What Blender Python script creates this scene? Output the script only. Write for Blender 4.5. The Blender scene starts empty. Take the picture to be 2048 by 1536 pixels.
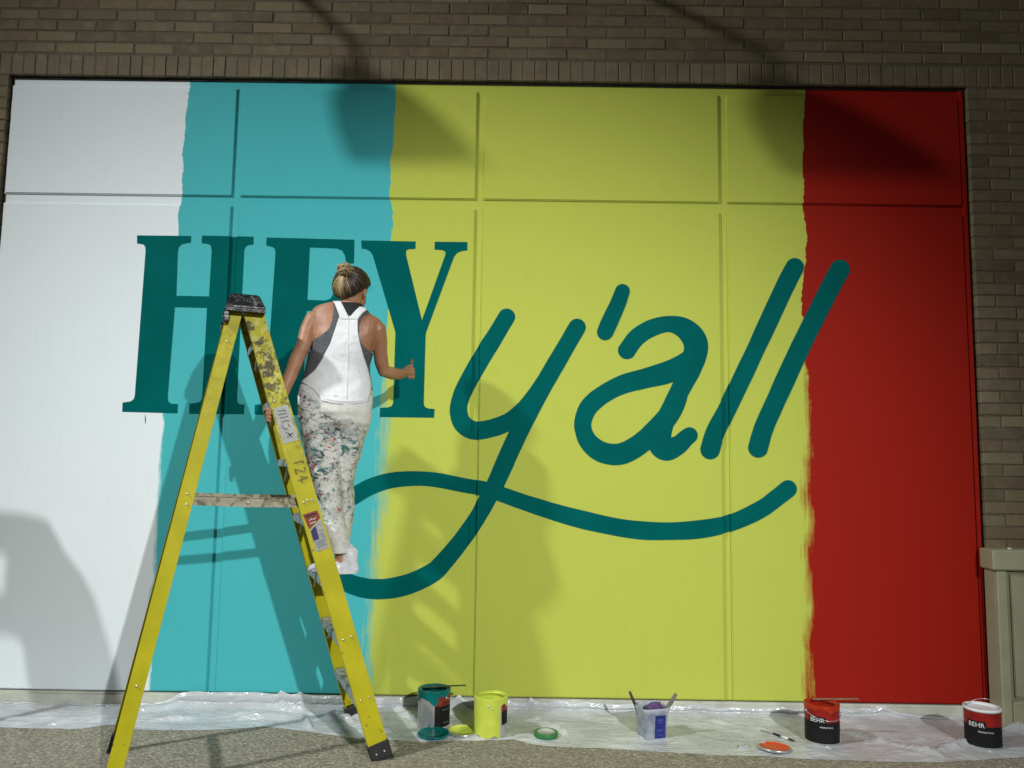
import bpy, bmesh, math, random
import numpy as np
from mathutils import Vector, Matrix, noise as mnoise
from mathutils.geometry import tessellate_polygon
random.seed(7); RNG = np.random.RandomState(5)
S = bpy.context.scene
COL = S.collection

# ------------------------------------------------------------------ camera
F = 1600.0 / 2048.0                       # focal length over picture width
D, H = 4.6687, 1.3905                     # distance to the mural wall, lens height
CR = Vector((0.99988392, 0.00259265, 0.015014)).normalized()
CU = Vector((-0.01467991, -0.09991292, 0.99488789)).normalized()
CF = CR.cross(CU) * -1
CF = Vector((-0.00407949, 0.99499281, 0.09986327)).normalized()
cam = bpy.data.cameras.new('camera'); camo = bpy.data.objects.new('camera', cam); COL.objects.link(camo)
cam.sensor_width = 36; cam.lens = 36 * F; cam.clip_start = .05; cam.clip_end = 300
M = Matrix((CR, CU, -CF)).transposed().to_4x4(); M.translation = Vector((0, -D, H))
camo.matrix_world = M
S.camera = camo

# ------------------------------------------------------------------ night sky and the two lamps of the street
world = bpy.data.worlds.new('World'); S.world = world; world.use_nodes = True
bgn = world.node_tree.nodes['Background']
bgn.inputs[0].default_value = (.80, .88, .95, 1); bgn.inputs[1].default_value = .085

def lamp(name, loc, target, power, cone, blend, radius, col, wide=1.0, high=1.0):
    l = bpy.data.lights.new(name, 'SPOT'); l.energy = power; l.color = col
    l.spot_size = math.radians(cone); l.spot_blend = blend; l.shadow_soft_size = radius
    o = bpy.data.objects.new(name, l); COL.objects.link(o); o.location = loc
    o.rotation_euler = (Vector(target) - Vector(loc)).to_track_quat('-Z', 'Y').to_euler()
    o.scale.x = wide; o.scale.y = high                          # oblong beam of a flood lamp
    return o
LA = Vector((-5.75, -3.9, 6.3))
lamp('street_lamp_light', LA, (3.0, 0, -4.79), 1840, 99, 1.0, .14, (.97, 1.0, .98), .70)
LB = Vector((3.3, -9.0, 4.55))
lamp('flood_lamp_light', LB, (-.41, 0, .385), 2900, 42.0, 1.0, .07, (.97, 1.0, .99), 1.11, .99)
S.view_settings.view_transform = 'Standard'; S.view_settings.look = 'None'
S.view_settings.exposure = 0; S.view_settings.gamma = 1
S.render.engine = 'CYCLES'
S.cycles.use_denoising = True
S.cycles.max_bounces = 6

# ------------------------------------------------------------------ helpers
def ray(px, py):
    return (CR * ((px - 1024) / 1600) - CU * ((py - 768) / 1600) + CF)
def W(px, py, Y=0.0):
    d = ray(px, py); t = (Y + D) / d.y
    return Vector((0, -D, H)) + d * t
def G(px, py, Z=0.0):
    d = ray(px, py); t = (Z - H) / d.z
    return Vector((0, -D, H)) + d * t

class NT:
    def __init__(s, name):
        s.m = bpy.data.materials.new(name); s.m.use_nodes = True
        s.t = s.m.node_tree; s.b = s.t.nodes['Principled BSDF']
    def n(s, typ, **kw):
        nd = s.t.nodes.new('ShaderNode' + typ)
        for k, v in kw.items():
            if k.startswith('i_'):
                nd.inputs[k[2:].replace('_', ' ')].default_value = v
            else: setattr(nd, k, v)
        return nd
    def l(s, a, b): s.t.links.new(a, b)
    def math(s, op, a, b=None, c=None, clamp=False):
        nd = s.t.nodes.new('ShaderNodeMath'); nd.operation = op; nd.use_clamp = clamp
        for i, v in enumerate((a, b, c)):
            if v is None: continue
            if isinstance(v, (int, float)): nd.inputs[i].default_value = v
            else: s.l(v, nd.inputs[i])
        return nd.outputs[0]
    def mix(s, f, a, b, blend='MIX'):
        nd = s.t.nodes.new('ShaderNodeMix'); nd.data_type = 'RGBA'; nd.blend_type = blend
        for i, v in ((0, f), (6, a), (7, b)):
            if isinstance(v, (int, float)): nd.inputs[i].default_value = v
            elif isinstance(v, tuple): nd.inputs[i].default_value = (*v[:3], 1)
            else: s.l(v, nd.inputs[i])
        return nd.outputs[2]
    def coord(s, which='Object', scale=None):
        c = s.n('TexCoord').outputs[which]
        if scale:
            mp = s.n('Mapping'); mp.inputs['Scale'].default_value = scale
            s.l(c, mp.inputs[0]); c = mp.outputs[0]
        return c
    def noise(s, vec, scale, detail=3, rough=.55, dist=0):
        nd = s.n('TexNoise'); nd.inputs['Scale'].default_value = scale
        nd.inputs['Detail'].default_value = detail; nd.inputs['Roughness'].default_value = rough
        nd.inputs['Distortion'].default_value = dist
        if vec is not None: s.l(vec, nd.inputs['Vector'])
        return nd.outputs[0]
    def voro(s, vec, scale, feature='F1', rnd=1.0):
        nd = s.n('TexVoronoi'); nd.feature = feature; nd.inputs['Scale'].default_value = scale
        nd.inputs['Randomness'].default_value = rnd
        if vec is not None: s.l(vec, nd.inputs['Vector'])
        return nd
    def ramp(s, f, stops, interp='LINEAR'):
        nd = s.n('ValToRGB'); cr = nd.color_ramp; cr.interpolation = interp
        while len(cr.elements) < len(stops): cr.elements.new(.5)
        for e, (p, c) in zip(cr.elements, stops):
            e.position = p; e.color = (*c, 1) if isinstance(c, tuple) else (c, c, c, 1)
        s.l(f, nd.inputs[0]); return nd.outputs[0]
    def smooth(s, v, a, b):
        nd = s.n('MapRange'); nd.interpolation_type = 'SMOOTHSTEP'
        s.l(v, nd.inputs[0]); nd.inputs[1].default_value = a; nd.inputs[2].default_value = b
        return nd.outputs[0]
    def bump(s, h, strength=.3, dist=.01):
        nd = s.n('Bump'); nd.inputs['Strength'].default_value = strength; nd.inputs['Distance'].default_value = dist
        s.l(h, nd.inputs['Height']); s.l(nd.outputs[0], s.b.inputs['Normal']); return nd
    def base(s, v):
        if isinstance(v, tuple): s.b.inputs['Base Color'].default_value = (*v, 1)
        else: s.l(v, s.b.inputs['Base Color'])
    def set(s, **kw):
        for k, v in kw.items():
            k = k.replace('_', ' ')
            if isinstance(v, (int, float)): s.b.inputs[k].default_value = v
            else: s.l(v, s.b.inputs[k])
        return s

def simple(name, col, rough=.5, metal=0, var=.15, nscale=20, bump=0, **kw):
    n = NT(name); c = n.coord()
    f = n.noise(c, nscale, 4)
    lo = tuple(max(0, x * (1 - var)) for x in col); hi = tuple(min(1, x * (1 + var)) for x in col)
    n.base(n.ramp(f, [(.3, lo), (.7, hi)]))
    n.set(Roughness=rough, Metallic=metal, **kw)
    if bump: n.bump(n.noise(c, nscale * 3, 4), bump, .004)
    return n.m

def link(name, me, mat, parent=None, smooth=False):
    o = bpy.data.objects.new(name, me); COL.objects.link(o)
    if mat is not None and not me.materials: me.materials.append(mat)
    if smooth: me.polygons.foreach_set('use_smooth', [True] * len(me.polygons))
    if parent is not None:
        off = parent.matrix_world.translation if parent.parent is None else wloc(parent)
        me.transform(Matrix.Translation(-off)); o.parent = parent
    return o
def wloc(o):
    v = Vector(o.location)
    while o.parent is not None: o = o.parent; v += o.location
    return v
def link_bm(name, bm, mat, parent=None, smooth=False):
    me = bpy.data.meshes.new(name); bm.normal_update(); bm.to_mesh(me); bm.free()
    o = bpy.data.objects.new(name, me); COL.objects.link(o)
    if mat is not None: me.materials.append(mat)
    if smooth: me.polygons.foreach_set('use_smooth', [True] * len(me.polygons))
    if parent is not None:
        me.transform(Matrix.Translation(-wloc(parent))); o.parent = parent
    return o
def thing(name, label, cat, loc=(0, 0, 0), group=None):
    o = bpy.data.objects.new(name, None); COL.objects.link(o); o.location = loc; o.empty_display_size = .05
    o['label'] = label; o['category'] = cat
    if group: o['group'] = group
    return o
def tag(o, label, cat, group=None):
    o['label'] = label; o['category'] = cat
    if group: o['group'] = group
    return o
def recentre(o):
    me = o.data
    n = len(me.vertices); a = np.empty(n * 3); me.vertices.foreach_get('co', a); a = a.reshape(-1, 3)
    c = Vector(((a[:, 0].min() + a[:, 0].max()) / 2, (a[:, 1].min() + a[:, 1].max()) / 2, a[:, 2].min()))
    me.transform(Matrix.Translation(-c)); o.location = c; return o

def box(bm, lo, hi, mtx=None, bev=0.0):
    vs = [bm.verts.new((x, y, z)) for x in (lo[0], hi[0]) for y in (lo[1], hi[1]) for z in (lo[2], hi[2])]
    fs = [(0, 1, 3, 2), (4, 6, 7, 5), (0, 4, 5, 1), (2, 3, 7, 6), (0, 2, 6, 4), (1, 5, 7, 3)]
    faces = [bm.faces.new([vs[i] for i in f]) for f in fs]
    if bev:
        es = list({e for f in faces for e in f.edges})
        r = bmesh.ops.bevel(bm, geom=es, offset=bev, segments=1, affect='EDGES', profile=.5)
        vs = list({v for v in vs if v.is_valid} | {v for v in r['verts']} | {v for f in r['faces'] for v in f.verts})
    if mtx is not None: bmesh.ops.transform(bm, matrix=mtx, verts=[v for v in vs if v.is_valid])
    return vs
def loft(bm, rings, cap=True, closed=True):
    rv = [[bm.verts.new(p) for p in r] for r in rings]
    n = len(rv[0])
    for a, b in zip(rv[:-1], rv[1:]):
        for i in range(n if closed else n - 1):
            j = (i + 1) % n
            bm.faces.new((a[i], a[j], b[j], b[i]))
    if cap and closed:
        bm.faces.new(list(reversed(rv[0]))); bm.faces.new(rv[-1])
    return rv
def tube(bm, pts, rad, n=8, cap=True, flat=None):
    pts = [Vector(p) for p in pts]
    if isinstance(rad, (int, float)): rad = [rad] * len(pts)
    rings = []; up = None
    for i, p in enumerate(pts):
        t = (pts[min(i + 1, len(pts) - 1)] - pts[max(i - 1, 0)]).normalized()
        if up is None:
            up = Vector((0, 0, 1)) if abs(t.z) < .9 else Vector((0, 1, 0))
        s = t.cross(up).normalized(); up = s.cross(t).normalized()
        fl = flat if flat else 1
        rings.append([p + s * (math.cos(k * 2 * math.pi / n) * rad[i]) + up * (math.sin(k * 2 * math.pi / n) * rad[i] * fl) for k in range(n)])
    loft(bm, rings, cap)
def limb(bm, pts, rad, n=16, flat=None):
    """tube with rounded ends"""
    pts = [Vector(p) for p in pts]
    t0 = (pts[0] - pts[1]).normalized(); t1 = (pts[-1] - pts[-2]).normalized()
    P = []; R = []
    for a in (.98, .75, .4): P.append(pts[0] + t0 * rad[0] * a * .9); R.append(rad[0] * math.sqrt(1 - a * a))
    P += pts; R += list(rad)
    for a in (.4, .75, .98): P.append(pts[-1] + t1 * rad[-1] * a * .9); R.append(rad[-1] * math.sqrt(1 - a * a))
    tube(bm, P, R, n, True, flat)
def ellipsoid(bm, c, r, mtx=None, u=16, v=10):
    m = Matrix.Translation(c) @ (mtx.to_4x4() if mtx is not None else Matrix.Identity(4)) @ Matrix.Diagonal((*r, 1))
    bmesh.ops.create_uvsphere(bm, u_segments=u, v_segments=v, radius=1, matrix=m)
def lathe(bm, prof, n=32, closed=False):
    """prof: list of (r, z)"""
    rv = []
    for r, z in prof:
        if r < 1e-6: rv.append([bm.verts.new((0, 0, z))])
        else: rv.append([bm.verts.new((r * math.cos(2 * math.pi * k / n), r * math.sin(2 * math.pi * k / n), z)) for k in range(n)])
    seq = list(zip(rv[:-1], rv[1:]))
    if closed: seq.append((rv[-1], rv[0]))
    for a, b in seq:
        if len(a) == 1 and len(b) == 1: continue
        for k in range(n):
            j = (k + 1) % n
            if len(a) == 1: bm.faces.new((a[0], b[j], b[k]))
            elif len(b) == 1: bm.faces.new((a[k], a[j], b[0]))
            else: bm.faces.new((a[k], a[j], b[j], b[k]))
def lerp_tab(tab, x):
    xs = [t[0] for t in tab]
    return [float(np.interp(x, xs, [t[i] for t in tab])) for i in range(1, len(tab[0]))]
def crom(pts, per=8):
    P = [np.array(p, float) for p in pts]; out = []
    for i in range(len(P) - 1):
        p0 = P[max(i - 1, 0)]; p1 = P[i]; p2 = P[i + 1]; p3 = P[min(i + 2, len(P) - 1)]
        for k in range(per):
            t = k / per
            out.append(.5 * ((2 * p1) + (p2 - p0) * t + (2 * p0 - 5 * p1 + 4 * p2 - p3) * t * t + (3 * p1 - p0 - 3 * p2 + p3) * t ** 3))
    out.append(P[-1]); return out
def voxel_mesh(bm, voxel, smooth=6, name='tmp', disp=None):
    me = bpy.data.meshes.new(name); bmesh.ops.recalc_face_normals(bm, faces=bm.faces); bm.to_mesh(me); bm.free()
    o = bpy.data.objects.new(name, me); COL.objects.link(o)
    r = o.modifiers.new('r', 'REMESH'); r.mode = 'VOXEL'; r.voxel_size = voxel
    s = o.modifiers.new('s', 'SMOOTH'); s.iterations = smooth; s.factor = .5
    dg = bpy.context.evaluated_depsgraph_get()
    out = bpy.data.meshes.new_from_object(o.evaluated_get(dg))
    bpy.data.objects.remove(o); bpy.data.meshes.remove(me)
    if disp: 
        for v in out.vertices: v.co += v.normal * disp(v.co)
    out.polygons.foreach_set('use_smooth', [True] * len(out.polygons))
    return out
def text_mesh(txt, size):
    c = bpy.data.curves.new('t', 'FONT'); c.body = txt; c.size = size; c.align_x = 'CENTER'; c.resolution_u = 2
    o = bpy.data.objects.new('t', c); COL.objects.link(o)
    dg = bpy.context.evaluated_depsgraph_get(); me = bpy.data.meshes.new_from_object(o.evaluated_get(dg))
    bpy.data.objects.remove(o); bpy.data.curves.remove(c)
    bm = bmesh.new(); bm.from_mesh(me); bpy.data.meshes.remove(me)
    return bm

# ------------------------------------------------------------------ ground
XL, X1, X2, X3, XR = -3.095, -1.7086, -.2446, 1.2194, 2.6927
ZT, ZG, ZB = 3.692, 2.9683, .0838
YB = -.018                                   # face of the brickwork

n = NT('aggregate_concrete'); c = n.coord()
v1 = n.voro(c, 62); v2 = n.voro(c, 38)
big = n.noise(c, 2.2, 5); sm = n.noise(c, 60, 3)
cc = n.ramp(v1.outputs['Color'], [(0, (.15, .128, .09)), (.3, (.265, .232, .172)), (.7, (.365, .325, .25)), (1, (.50, .45, .36))])
cc = n.mix(n.math('MULTIPLY', n.smooth(v1.outputs['Distance'], .35, .75), .6), cc, (.20, .18, .135))
cc = n.mix(n.smooth(big, .35, .7), n.mix(.3, cc, (.22, .20, .15)), cc)
cc = n.mix(n.smooth(n.noise(c, 13, 4), .62, .74), cc, (.12, .12, .075))
n.base(cc); n.set(Roughness=.9)
n.bump(n.math('ADD', n.math('MULTIPLY', v1.outputs['Distance'], -1.0), n.math('MULTIPLY', sm, .8)), .9, .008)
M_GROUND = n.m
bm = bmesh.new()
box(bm, (-40, -40, -.3), (40, 3, 0))
g = link_bm('ground', bm, M_GROUND); g['kind'] = 'structure'
# loose stones of the paving lying on the sheet
bmi = bmesh.new(); bmesh.ops.create_icosphere(bmi, subdivisions=1, radius=1)
bmi.verts.index_update(); iv = np.array([v_.co[:] for v_ in bmi.verts]); ifc = np.array([[v_.index for v_ in f.verts] for f in bmi.faces]); bmi.free()
NG = 3000; P_ = np.stack([RNG.uniform(-2.7, 2.9, NG), RNG.uniform(-1.3, -.25, NG), np.zeros(NG)], 1)
r_ = RNG.choice([.002, .003, .003, .004, .005, .007], NG); ang = RNG.uniform(0, 6.28, NG)
sc_ = np.stack([r_ * RNG.uniform(.8, 1.5, NG), r_, r_ * RNG.uniform(.5, .8, NG)], 1); P_[:, 2] = r_ * .25
vv_ = iv[None] * sc_[:, None]; ca_, sa_ = np.cos(ang)[:, None], np.sin(ang)[:, None]
vv_ = np.stack([vv_[..., 0] * ca_ - vv_[..., 1] * sa_, vv_[..., 0] * sa_ + vv_[..., 1] * ca_, vv_[..., 2]], 2) + P_[:, None]
ff_ = ifc[None] + (np.arange(NG) * len(iv))[:, None, None]
me = bpy.data.meshes.new('gravel'); me.from_pydata(vv_.reshape(-1, 3).tolist(), [], ff_.reshape(-1, 3).tolist())
nst = NT('grit'); cst = nst.coord(); nst.base(nst.ramp(nst.noise(cst, 70, 1), [(.3, (.12, .11, .085)), (.5, (.28, .26, .2)), (.7, (.42, .4, .33))])); nst.set(Roughness=.85)
o = link('gravel', me, nst.m); o['kind'] = 'stuff'; o['label'] = 'loose grit scattered over the paving at the foot of the wall'; o['category'] = 'gravel'

# ------------------------------------------------------------------ brick wall
n = NT('brick_clay'); c = n.coord()
oi = n.n('ObjectInfo'); at = n.n('Attribute', attribute_name='rnd')
rnd = n.math('FRACT', n.math('ADD', oi.outputs['Random'], at.outputs['Fac']))
col = n.ramp(rnd, [(0, (0.112, 0.083, 0.044)), (.18, (0.146, 0.110, 0.058)), (.38, (0.172, 0.135, 0.071)), (.55, (0.146, 0.102, 0.056)), (.72, (0.202, 0.161, 0.086)), (.86, (0.129, 0.100, 0.061)), (1, (0.232, 0.190, 0.106))])
wc = n.n('NewGeometry').outputs['Position']
fine = n.noise(wc, 120, 3); grain = n.noise(wc, 14, 4)
col = n.mix(n.math('MULTIPLY', n.smooth(fine, .45, .75), .35), col, (.12, .09, .06))
col = n.mix(n.math('MULTIPLY', n.smooth(grain, .4, .8), .3), col, (.30, .25, .17))
# the brick pattern continues down the right-hand side in an olive-buff clay
n.base(col); n.set(Roughness=.88); n.bump(n.math('ADD', fine, n.math('MULTIPLY', grain, .5)), .35, .004)
M_BRICK = n.m
M_ROWLOCK = M_BRICK.copy(); M_ROWLOCK.name = 'rowlock_clay'
for nd_ in M_ROWLOCK.node_tree.nodes:
    if nd_.bl_idname == 'ShaderNodeValToRGB':
        for e_ in nd_.color_ramp.elements: e_.color = [v_ * .38 + m_ * .62 for v_, m_ in zip(e_.color, (.165, .132, .080, 1))]
M_MORTAR = simple('mortar', (.120, .098, .064), .95, var=.3, nscale=60, bump=.6)
M_CONC = simple('base_concrete', (.52, .52, .45), .85, var=.16, nscale=9, bump=.25)

wall = thing('brick_wall', 'tan brick wall surrounding the big painted panel', 'wall', (0, 0, 0))
BP, CP, J = .2402, .0710, .0085
def brick_mesh(w, h, seed, d=.09):
    r = random.Random(seed)
    bm = bmesh.new(); b = .004
    j = lambda: r.uniform(-.0012, .0012)
    fr = [(-w / 2 + b + j(), 0, -h / 2 + b + j()), (w / 2 - b + j(), 0, -h / 2 + b + j()), (w / 2 - b + j(), 0, h / 2 - b + j()), (-w / 2 + b + j(), 0, h / 2 - b + j())]
    mi = [(-w / 2 + j(), b, -h / 2 + j()), (w / 2 + j(), b, -h / 2 + j()), (w / 2 + j(), b, h / 2 + j()), (-w / 2 + j(), b, h / 2 + j())]
    bk = [(x, d, z) for x, y, z in mi]
    rv = [[bm.verts.new(p) for p in q] for q in (fr, mi, bk)]
    bm.faces.new(rv[0])
    for a, bb in zip(rv[:-1], rv[1:]):
        for i in range(4):
            k = (i + 1) % 4; bm.faces.new((a[i], bb[i], bb[k], a[k]))
    bm.normal_update(); return bm
bricks = []   # (x, z, w, h)
Z0 = 3.8466                                    # bed joint above the rowlock course
top_open = 3.7095
XOL, XOR = XL - .012, XR + .018                # jambs of the opening
def course(zlo, xa, xb, off):
    k = math.floor((xa - off) / BP) - 1
    while True:
        a = off + k * BP; b = a + BP; k += 1
        if a >= xb: break
        if b <= xa: continue
        lo, hi = max(a + J / 2, xa), min(b - J / 2, xb)
        if hi - lo > .03: bricks.append(((lo + hi) / 2, zlo + CP / 2, hi - lo, CP - J))
for r in range(0, 14):
    course(Z0 + r * CP, -4.4, 4.4, -2.955 + (0 if r % 2 else BP / 2))
x = -4.4
while x < 4.4:                                 # rowlock course over the opening
    bricks.append((x + .0345, (top_open + 3.8366) / 2, .0665 * random.uniform(.98, 1.02), 3.8366 - top_open)); x += .0725
z = top_open - CP - .008; r = 0
while z > -.06:
    course(z, -4.4, XOL, XOL - BP * (1.0 if r % 2 else .5) + J / 2 - BP)
    course(z, XOR, 4.4, XOR - J / 2 + (0 if r % 2 else -BP / 2))
    z -= CP; r += 1
def inview(x, z):
    d = Vector((x, YB, z)) - Vector((0, -D, H)); w = d.dot(CF)
    px = 1024 + 1600 * d.dot(CR) / w; py = 768 - 1600 * d.dot(CU) / w
    return px, py
def share(b):
    x, z, w, h = b
    ax, ay = inview(x - w / 2, z + h / 2); bx, by = inview(x + w / 2, z - h / 2)
    return max(0, min(bx, 2048) - max(ax, 0)) * max(0, min(by, 1536) - max(ay, 0))
bricks.sort(key=share, reverse=True)
cache = {}
for i, (x, z, w, h) in enumerate(bricks[:300]):
    key = (round(w, 2), round(h, 3), i % 3)
    if key not in cache:
        bmk = brick_mesh(w, h, i); me = bpy.data.meshes.new('brick'); bmk.to_mesh(me); bmk.free(); me.materials.append(M_ROWLOCK if h > .09 else M_BRICK); cache[key] = me
    o = bpy.data.objects.new('brick', cache[key]); COL.objects.link(o); o.parent = wall
    o.location = (x, YB + random.uniform(-.0025, .0025), z); o.scale.x = w / float(key[0]) if False else 1
verts = []; faces = []; rn = []
for i, (x, z, w, h) in enumerate(bricks[300:]):
    bmk = brick_mesh(w, h, i); o0 = len(verts); rr = random.random(); dy = random.uniform(-.0025, .0025)
    bmk.verts.ensure_lookup_table(); bmk.verts.index_update()
    verts += [(v.co.x + x, v.co.y + YB + dy, v.co.z + z) for v in bmk.verts]
    for f in bmk.faces: faces.append([o0 + v.index for v in f.verts]); rn.append(rr)
    bmk.free()
me = bpy.data.meshes.new('brickwork'); me.from_pydata(verts, [], faces); me.materials.append(M_BRICK)
a = me.attributes.new('rnd', 'FLOAT', 'FACE'); a.data.foreach_set('value', rn)
o = bpy.data.objects.new('brickwork', me); COL.objects.link(o); o.parent = wall; o['kind'] = 'stuff'
bm = bmesh.new(); ym = YB + .0028
for lo, hi in (((-4.4, ym, top_open + .002), (4.4, .3, 5.0)), ((-4.4, ym, -.05), (XOL - .003, .3, top_open + .002)), ((XOR + .003, ym, -.05), (4.4, .3, top_open + .002))):
    box(bm, lo, hi)
link_bm('mortar', bm, M_MORTAR, wall)
bm = bmesh.new(); box(bm, (XOL - .001, -.012, -.05), (XOR + .001, .2, ZB - .008))
bmesh.ops.bevel(bm, geom=[e for e in bm.edges if all(v.co.z > 0 and v.co.y < 0 for v in e.verts)], offset=.012, segments=2, affect='EDGES')
link_bm('base_kerb', bm, M_CONC, wall)

# ------------------------------------------------------------------ mural: panels, grooves, painted bands and letters
n = NT('mural_paint'); c = n.coord('Object'); sep = n.n('SeparateXYZ'); n.l(c, sep.inputs[0])
X, Z = sep.outputs[0], sep.outputs[2]
def boundary(pts):
    fc = n.n('FloatCurve'); cu = fc.mapping.curves[0]
    P = sorted([(W(px, py).z / 4.0, (W(px, py).x + 3) / 6.0) for px, py in pts])
    P = [(0, P[0][1])] + P + [(1, P[-1][1])]
    while len(cu.points) < len(P): cu.points.new(.5, .5)
    for q, p in zip(cu.points, P): q.location = p; q.handle_type = 'VECTOR'
    fc.mapping.update()
    n.l(n.math('DIVIDE', Z, 4.0), fc.inputs['Value'])
    return n.math('SUBTRACT', n.math('MULTIPLY', fc.outputs[0], 6.0), 3.0)
mp = n.n('Mapping'); mp.inputs['Scale'].default_value = (60, 1, 4); n.l(c, mp.inputs[0]); streak = n.noise(mp.outputs[0], 1.0, 4, .6)
mp = n.n('Mapping'); mp.inputs['Scale'].default_value = (8, 1, 3); n.l(c, mp.inputs[0]); patch = n.noise(mp.outputs[0], 1.0, 3, .6)
wav = n.noise(c, 6, 3); rag = n.noise(c, 45, 4)
def mask(pts, hi_amp, lo_amp, ztop, zbot, bias=0.0):
    b = boundary(pts)
    low = n.smooth(Z, ztop, zbot)                                    # 0 high up, 1 low down: drier, streakier brushing
    d = n.math('SUBTRACT', X, b)
    d = n.math('ADD', d, n.math('MULTIPLY', n.math('SUBTRACT', wav, .5), .05))
    d = n.math('ADD', d, n.math('MULTIPLY', n.math('SUBTRACT', rag, .5), .02))
    amp = n.math('ADD', n.math('MULTIPLY', low, lo_amp * .8), hi_amp)
    e = n.math('MULTIPLY', n.math('ADD', n.math('SUBTRACT', streak, .5), n.math('MULTIPLY', n.math('SUBTRACT', patch, .5), 1.2)), amp)
    d = n.math('ADD', d, e)
    wdt = n.math('ADD', n.math('MULTIPLY', low, lo_amp * .5), .0025)
    return n.math('DIVIDE', d, wdt, clamp=True)
m_teal = mask([(379, 163), (372, 230), (366, 330), (362, 395), (357, 420), (345, 600), (325, 830), (318, 900), (312, 1000), (308, 1070), (298, 1250), (291, 1380)], .004, .05, 1.9, 1.2)
m_yel = mask([(793, 167), (788, 240), (782, 330), (778, 395), (789, 425), (780, 480), (774, 640), (763, 760), (755, 860), (752, 950), (748, 1000), (740, 1040), (736, 1100), (730, 1170), (722, 1260), (714, 1390)], .004, .16, 2.3, 1.5)
m_red = mask([(1609, 180), (1606, 300), (1606, 410), (1613, 470), (1611, 520), (1606, 560), (1600, 600), (1606, 640), (1608, 760), (1604, 800), (1604, 950), (1606, 1100), (1604, 1250), (1606, 1395)], .004, .12, 2.2, 1.55)
col = n.mix(m_teal, (.775, .825, .85), (.070, .45, .48))
col = n.mix(m_yel, col, (.500, .553, .088))
col = n.mix(m_red, col, (.33, .0135, .007))
tone = n.noise(c, 2.3, 3)
col = n.mix(n.math('MULTIPLY', n.smooth(tone, .3, .8), .10), col, n.mix(1.0, col, (.84, .84, .86), 'MULTIPLY'))
mp = n.n('Mapping'); mp.inputs['Scale'].default_value = (22, 1, 5); n.l(c, mp.inputs[0]); roll = n.noise(mp.outputs[0], 1.0, 4, .6)
col = n.mix(n.math('MULTIPLY', n.smooth(roll, .5, .75), .16), col, n.mix(1.0, col, (.8, .82, .82), 'MULTIPLY'))
# specks of dirt and splashed paint along the lower edge
dv = n.voro(c, 26); dirt = n.math('MULTIPLY', n.smooth(dv.outputs['Distance'], .09, .05), n.smooth(n.math('ADD', Z, n.math('MULTIPLY', n.noise(c, 9), .2)), .36, .2))
col = n.mix(n.math('MULTIPLY', dirt, .6), col, (.2, .19, .15))
n.base(col); n.set(Roughness=.6); n.b.inputs['Specular IOR Level'].default_value = .06
n.bump(n.math('ADD', n.noise(c, 170, 3), n.math('MULTIPLY', n.noise(c, 5, 3), 3.0)), .10, .004)
M_MURAL = n.m
n = NT('letter_paint'); c = n.coord('Object')
col = n.mix(n.smooth(n.noise(c, 3, 4), .35, .7), (.0, .100, .095), (.0, .118, .112))
n.base(col); n.set(Roughness=.62); n.b.inputs['Specular IOR Level'].default_value = .02
n.bump(n.noise(c, 170, 3), .10, .004)
M_LETTER = n.m

mural = thing('mural', 'large panelled mural striped white, turquoise, lime and red reading HEY yall', 'mural', (0, 0, 0))
GD = .014                                     # groove depth
GA, GB = -.011, .034                          # groove sides about each line
bm = bmesh.new(); box(bm, (XL + .001, GD, ZB), (XR - .001, .08, ZT))
link_bm('backing_board', bm, M_MURAL, mural)
xs = [(XL, X1 + GA), (X1 + GB, X2 + GA), (X2 + GB, X3 + GA), (X3 + GB, XR - .028)]
zs = [(ZB, ZG - .056), (ZG + .002, ZT - .044)]
bm = bmesh.new(); box(bm, (XR - .0245, .0015, ZB), (XR - .001, GD - .0005, ZT)); link_bm('side_trim', bm, M_MURAL, mural)
bm = bmesh.new(); box(bm, (XL - .01, .006, ZT + .001), (XR + .014, .05, top_open + .001)); link_bm('edge_flashing', bm, simple('dark_sealant', (.018, .017, .016), .8), mural)
for xa, xb in xs:
    for za, zb in zs:
        bm = bmesh.new(); box(bm, (xa, 0, za), (xb, GD - .0005, zb))
        bmesh.ops.bevel(bm, geom=[e for e in bm.edges if all(v.co.y < .001 for v in e.verts)], offset=.006, segments=3, affect='EDGES')
        link_bm('panel', bm, M_MURAL, mural)

def groove_fit(bm):
    """lay flat paint (y = small offset) over the panel relief: cut at the groove sides, sink what lies in a groove, paint its side walls"""
    for gx in (X1, X2, X3):
        for a in (GA, GB):
            bmesh.ops.bisect_plane(bm, geom=bm.verts[:] + bm.edges[:] + bm.faces[:], plane_co=(gx + a, 0, 0), plane_no=(1, 0, 0), dist=1e-5)
    ing = [f for f in bm.faces if any(gx + GA < f.calc_center_median().x < gx + GB for gx in (X1, X2, X3))]
    if not ing: return
    s = set(ing)
    cut = [e for e in bm.edges if len([f for f in e.link_faces if f in s]) == 1 and len(e.link_faces) == 2]
    walls = [(e.verts[0].co.copy(), e.verts[1].co.copy()) for e in cut]
    bmesh.ops.split_edges(bm, edges=cut)
    vs = {v for f in ing for v in f.verts}
    for v in vs: v.co.y += GD
    for a, b in walls:
        inward = .0008 if any(abs(a.x - gx - GA) < 1e-3 for gx in (X1, X2, X3)) else -.0008
        q = [Vector((p.x + inward, y, p.z)) for p, y in ((a, a.y - .0002), (b, b.y - .0002), (b, GD + b.y), (a, GD + a.y))]
        bm.faces.new([bm.verts.new(p) for p in q])
def letter(bm, label):
    groove_fit(bm)
    for f in bm.faces:
        f.normal_update()
        if abs(f.normal.y) > .5 and f.normal.y > 0: f.normal_flip()
    o = link_bm('letter', bm, M_LETTER, mural); o['label'] = label; return o
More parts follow.
